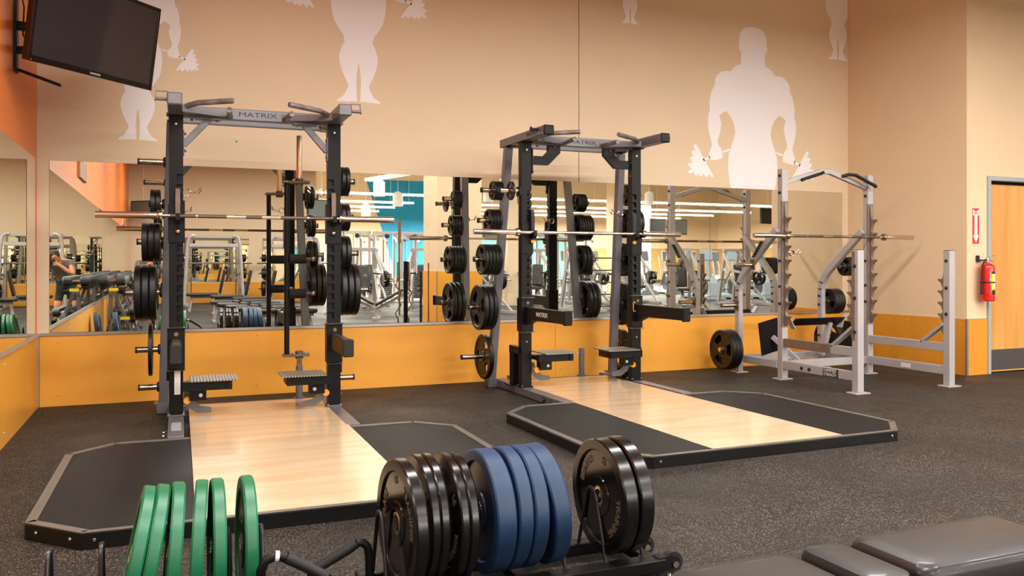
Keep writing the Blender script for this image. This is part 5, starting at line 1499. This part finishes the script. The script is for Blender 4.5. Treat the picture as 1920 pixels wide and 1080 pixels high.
for i, (x, y, r) in enumerate([(5.35, -5.5, .2225), (6.98, -5.7, .2225), (7.58, -2.8, .2225), (8.70, -5.55, .2225), (10.25, -5.75, .2225), (12.0, -5.65, .2225), (13.5, -3.1, .2225), (15.95, -3.5, .2225), (13.7, -5.75, .2225)]):
    grip_plate(r, .09, (x, y, .78), R_(-10), 'black plates on a lever machine seen in the mirror, number %s from the left' % ['one', 'two', 'three', 'four', 'five', 'six', 'seven', 'eight', 'nine'][i], 'plates on the lever machines', spin=0)

# decline bench in the aisle
t = thing('decline_bench', 'black decline bench with silver leg rollers seen in the mirror low by the left rack', 'bench', (4.0, -1.6, 0), R_(20))
obj('seat_pad', pad_mb(-.5, .15, -.15, .15, 0, .06), K['vinyl'], t, (0, 0, .38), (0, R_(28), 0))
obj('back_pad', pad_mb(.0, .7, -.15, .15, 0, .06), K['vinyl'], t, (.2, 0, .28), (0, R_(-30), 0))
obj('frame', MB().bar((-.5, 0, .55), (.2, 0, .2), .06, .06).bar((.2, 0, .22), (.9, 0, .6), .06, .06).bar((.2, 0, .2), (.2, 0, .0), .06, .06).bar((-.9, .12, .12), (-.1, .12, .5), .04, .04).bar((-.9, -.12, .12), (-.1, -.12, .5), .04, .04).box(.14, .26, -.3, .3, 0, .05), K['silver'], t)

# vertical bar holder
t = thing('bar_holder', 'black upright bar holder seen in the mirror at the pillar edge', 'bar holder', (3.86, 2.05, 0), R_(10))
obj('base', MB().box(-.2, .2, -.2, .2, 0, .10, .008), K['black'], t)
obj('post', MB().box(-.035, .035, -.03, .03, .1, 1.25, .004), K['black'], t)
for i, (x, y, c, lb) in enumerate([(3.74, 2.0, 0, 'bent chrome curl bar standing left in the bar holder'), (3.93, 2.0, 0, 'bent chrome curl bar standing right in the bar holder'), (4.12, 2.10, 1, 'straight dark bar standing in the holder'), (4.26, 2.1, 2, 'straight chrome bar standing nearest the pillar')]):
    b = thing('curl_bar' if c == 0 else 'standing_bar', lb + ', seen in the mirror', 'bar', (x, y, .02), group='bars standing in the holder')
    if c == 0:
        obj('shaft', MB().tube([(0, 0, .12), (0, 0, .22), (-.05, 0, .32), (.05, 0, .47), (-.0, 0, .56), (.05, 0, .68), (-.05, 0, .82), (0, 0, .92)], .014, 8), K['bar_smooth'], b)
        obj('sleeve', MB().cyl((0, 0, 0), (0, 0, .12), .03, n=12), K['chrome'], b)
        obj('sleeve', MB().cyl((0, 0, .92), (0, 0, 1.22), .025, n=12).cyl((0, 0, .90), (0, 0, .94), .036, n=12), K['chrome'], b)
    else:
        obj('shaft', MB().cyl((0, 0, .1), (0, 0, 1.2 if c == 2 else 1.05), .016 if c == 2 else .024, n=8), K['bar_smooth'] if c == 2 else K['rubber'], b)
        obj('sleeve', MB().cyl((0, 0, 0), (0, 0, .15), .03, n=10), K['chrome'], b)
b = thing('standing_bar', 'long dark barbell standing upright in the holder, seen in the mirror', 'bar', (3.72, 2.16, .02), group='bars standing in the holder')
obj('shaft', MB().cyl((0, 0, .3), (0, 0, 1.62), .015, n=8), K['bar'], b)
obj('sleeve', MB().cyl((0, 0, 1.55), (0, 0, 1.95), .027, n=10), K['bar'], b)

# ---- fixed barbell tree behind the right rack
tr0 = (8.75, .20)
# tree
t = thing('barbell_tree', 'silver slanted rack of short fixed barbells seen in the mirror through the right rack', 'barbell rack', (tr0[0], tr0[1], 0), R_(0))
for s in (-1, 1):
    obj('side_frame', MB().bar((s * .40, -.30, .02), (s * .40, .18, 1.45), .06, .06).bar((s * .40, .45, .02), (s * .40, .16, 1.40), .06, .06).box(s * .4 - .03, s * .4 + .03, -.4, .5, 0, .05), K['silver'], t)
for k in range(5):
    z, y = .28 + k * .26, .02 - .24 + k * .085 + .30
    b = thing('fixed_barbell', 'short fixed barbell on the tree seen in the mirror, number %s from the floor' % ['one', 'two', 'three', 'four', 'five'][k], 'barbell', (tr0[0], tr0[1] + y, z), group='fixed barbells on the tree')
    obj('shaft', MB().cyl((-.45, 0, 0), (.45, 0, 0), .014, n=8), K['chrome'], b)
    for s in (-1, 1):
        hd = obj('head', MB().cyl((s * .45, 0, 0), (s * .60, 0, 0), .10, n=20), K['rubber'], b)
        obj('end_disc', MB().cyl((s * .60, 0, 0), (s * .603, 0, 0), .04, n=14), K['yellow'], hd)

# ---- cardio machines in a row
def cardio(loc, rz, label):
    t = thing('elliptical_trainer', label, 'cardio machine', loc, rz, 'row of cardio machines with grey consoles')
    obj('base', MB().box(-.30, .30, -.9, .9, .04, .16, .02).box(-.36, .36, -.95, -.85, 0, .07, .01).box(-.36, .36, .85, .95, 0, .07, .01), K['disp'], t)
    obj('drive_housing', MB().prism([(-.9, .15), (.0, .15), (-.1, .45), (-.45, .75), (-.8, .55)], .34, yz(-.17, 0, 0)), K['disp'], t)
    obj('side_cover', MB().lathe([(0, .175), (.27, .175), (.27, .19), (0, .19)], 20, M.Translation((0, -.45, .42))).lathe([(0, -.175), (.27, -.175), (.27, -.19), (0, -.19)], 20, M.Translation((0, -.45, .42))), K['disp_dark'], t)
    obj('mast', MB().bar((0, -.45, .6), (0, -.25, 1.4), .10, .07), K['disp'], t)
    obj('console', MB().bar((0, -.30, 1.28), (0, -.22, 1.66), .44, .06, .02), K['disp'], t)
    obj('screen', MB().bar((0, -.265, 1.34), (0, -.19, 1.62), .36, .01, .0), mat('console_screen', (74, 88, 100), .2) if 'console_screen' not in bpy.data.materials else bpy.data.materials['console_screen'], t)
    for s in (-1, 1):
        obj('swing_arm', MB().tube([(s * .24, -.35, .35), (s * .27, -.25, 1.0), (s * .26, -.05, 1.35), (s * .22, .05, 1.45)], .022, 8), K['silver'], t)
        obj('foot_plate', MB().box(s * .24, s * .08, -.05, .38, .30, .34, .01), K['disp_dark'], t)
    return t
e0 = cardio((16.6, -7.2, 0), R_(180 + 8), 'grey elliptical trainer seen in the mirror, nearest of the cardio row')
for i in range(1, 8):
    dup(e0, (16.6 + i * 1.05, -7.2 + i * .05, 0), R_(188), 'grey elliptical trainer seen in the mirror, number %s of the cardio row' % ['', 'two', 'three', 'four', 'five', 'six', 'seven', 'eight'][i])
for i in range(8):
    dup(e0, (13.8 + i * 1.1, -12.0, 0), R_(188), 'grey elliptical trainer seen in the mirror, number %s of the rear cardio row' % ['one', 'two', 'three', 'four', 'five', 'six', 'seven', 'eight'][i])

# ---- hanging screens
def hang_tv(x, y, z, rz, label, sw=1.0):
    t = thing('hanging_television', label, 'television', (x, y, z), rz, 'televisions hanging over the cardio floor')
    obj('housing', MB().box(-.5 * sw, .5 * sw, -.04, .04, -.3 * sw, .3 * sw, .006), K['tv'], t)
    obj('screen', MB().box(-.47 * sw, .47 * sw, .04, .043, -.27 * sw, .27 * sw), mat('reflecting_screen', (104, 116, 112), .3) if 'reflecting_screen' not in bpy.data.materials else bpy.data.materials['reflecting_screen'], t)
    obj('pole', MB().cyl((0, -.02, .3 * sw), (0, -.02, CEIL - z), .008, n=8), K['white'], t)
    return t

hang_tv(17.72, -11.75, 2.62, R_(-25), 'left of two hanging screens seen in the mirror above the squat bar')
hang_tv(18.75, -11.75, 2.62, R_(-25), 'right of two hanging screens seen in the mirror above the squat bar')
hang_tv(21.4, -9.75, 3.0, R_(160), 'dark back of a hanging screen seen in the mirror left of the squat rack')
hang_tv(11.1, -12.5, 2.4, R_(-25), 'grey hanging screen seen in the mirror behind the right rack plates')
hang_tv(3.75, -5.8, 2.62, R_(-12), 'hanging screen seen in the mirror beside the left rack upright', .8)
hang_tv(-.62, -9.9, 2.75, R_(40), 'black screen seen in the mirror at the far end of the left wall', .8)
o = obj('exit_sign', MB().box(-.18, .18, -.03, .03, 0, .2, .004), mat('exit_sign_red', (240, 120, 100), .5, emit=(255, 80, 50), estr=.6)); o.location = (23.7, -13.75, 4.4)
tag(o, 'small red lit exit sign seen high in the mirror at right', 'exit sign')
for y, z, L, h, lb in ((4.13, 2.30, .45, .24, 'brown wall sign panel above the left mirrors, seen near the corner in the mirror'), (-7.1, 2.16, .5, .13, 'brown wall sign panel above the far end of the left mirrors')):
    t = thing('wall_sign', lb, 'sign', (LX, y, z))
    obj('panel', MB().box(.002, .03, -L, L, 0, h, .003), mat('brown_sign_panel', (112, 66, 44), .5), t)
    obj('edge_trim', MB().box(.002, .034, -L - .012, -L, -.005, h + .005).box(.002, .034, L, L + .012, -.005, h + .005), K['white'], t)
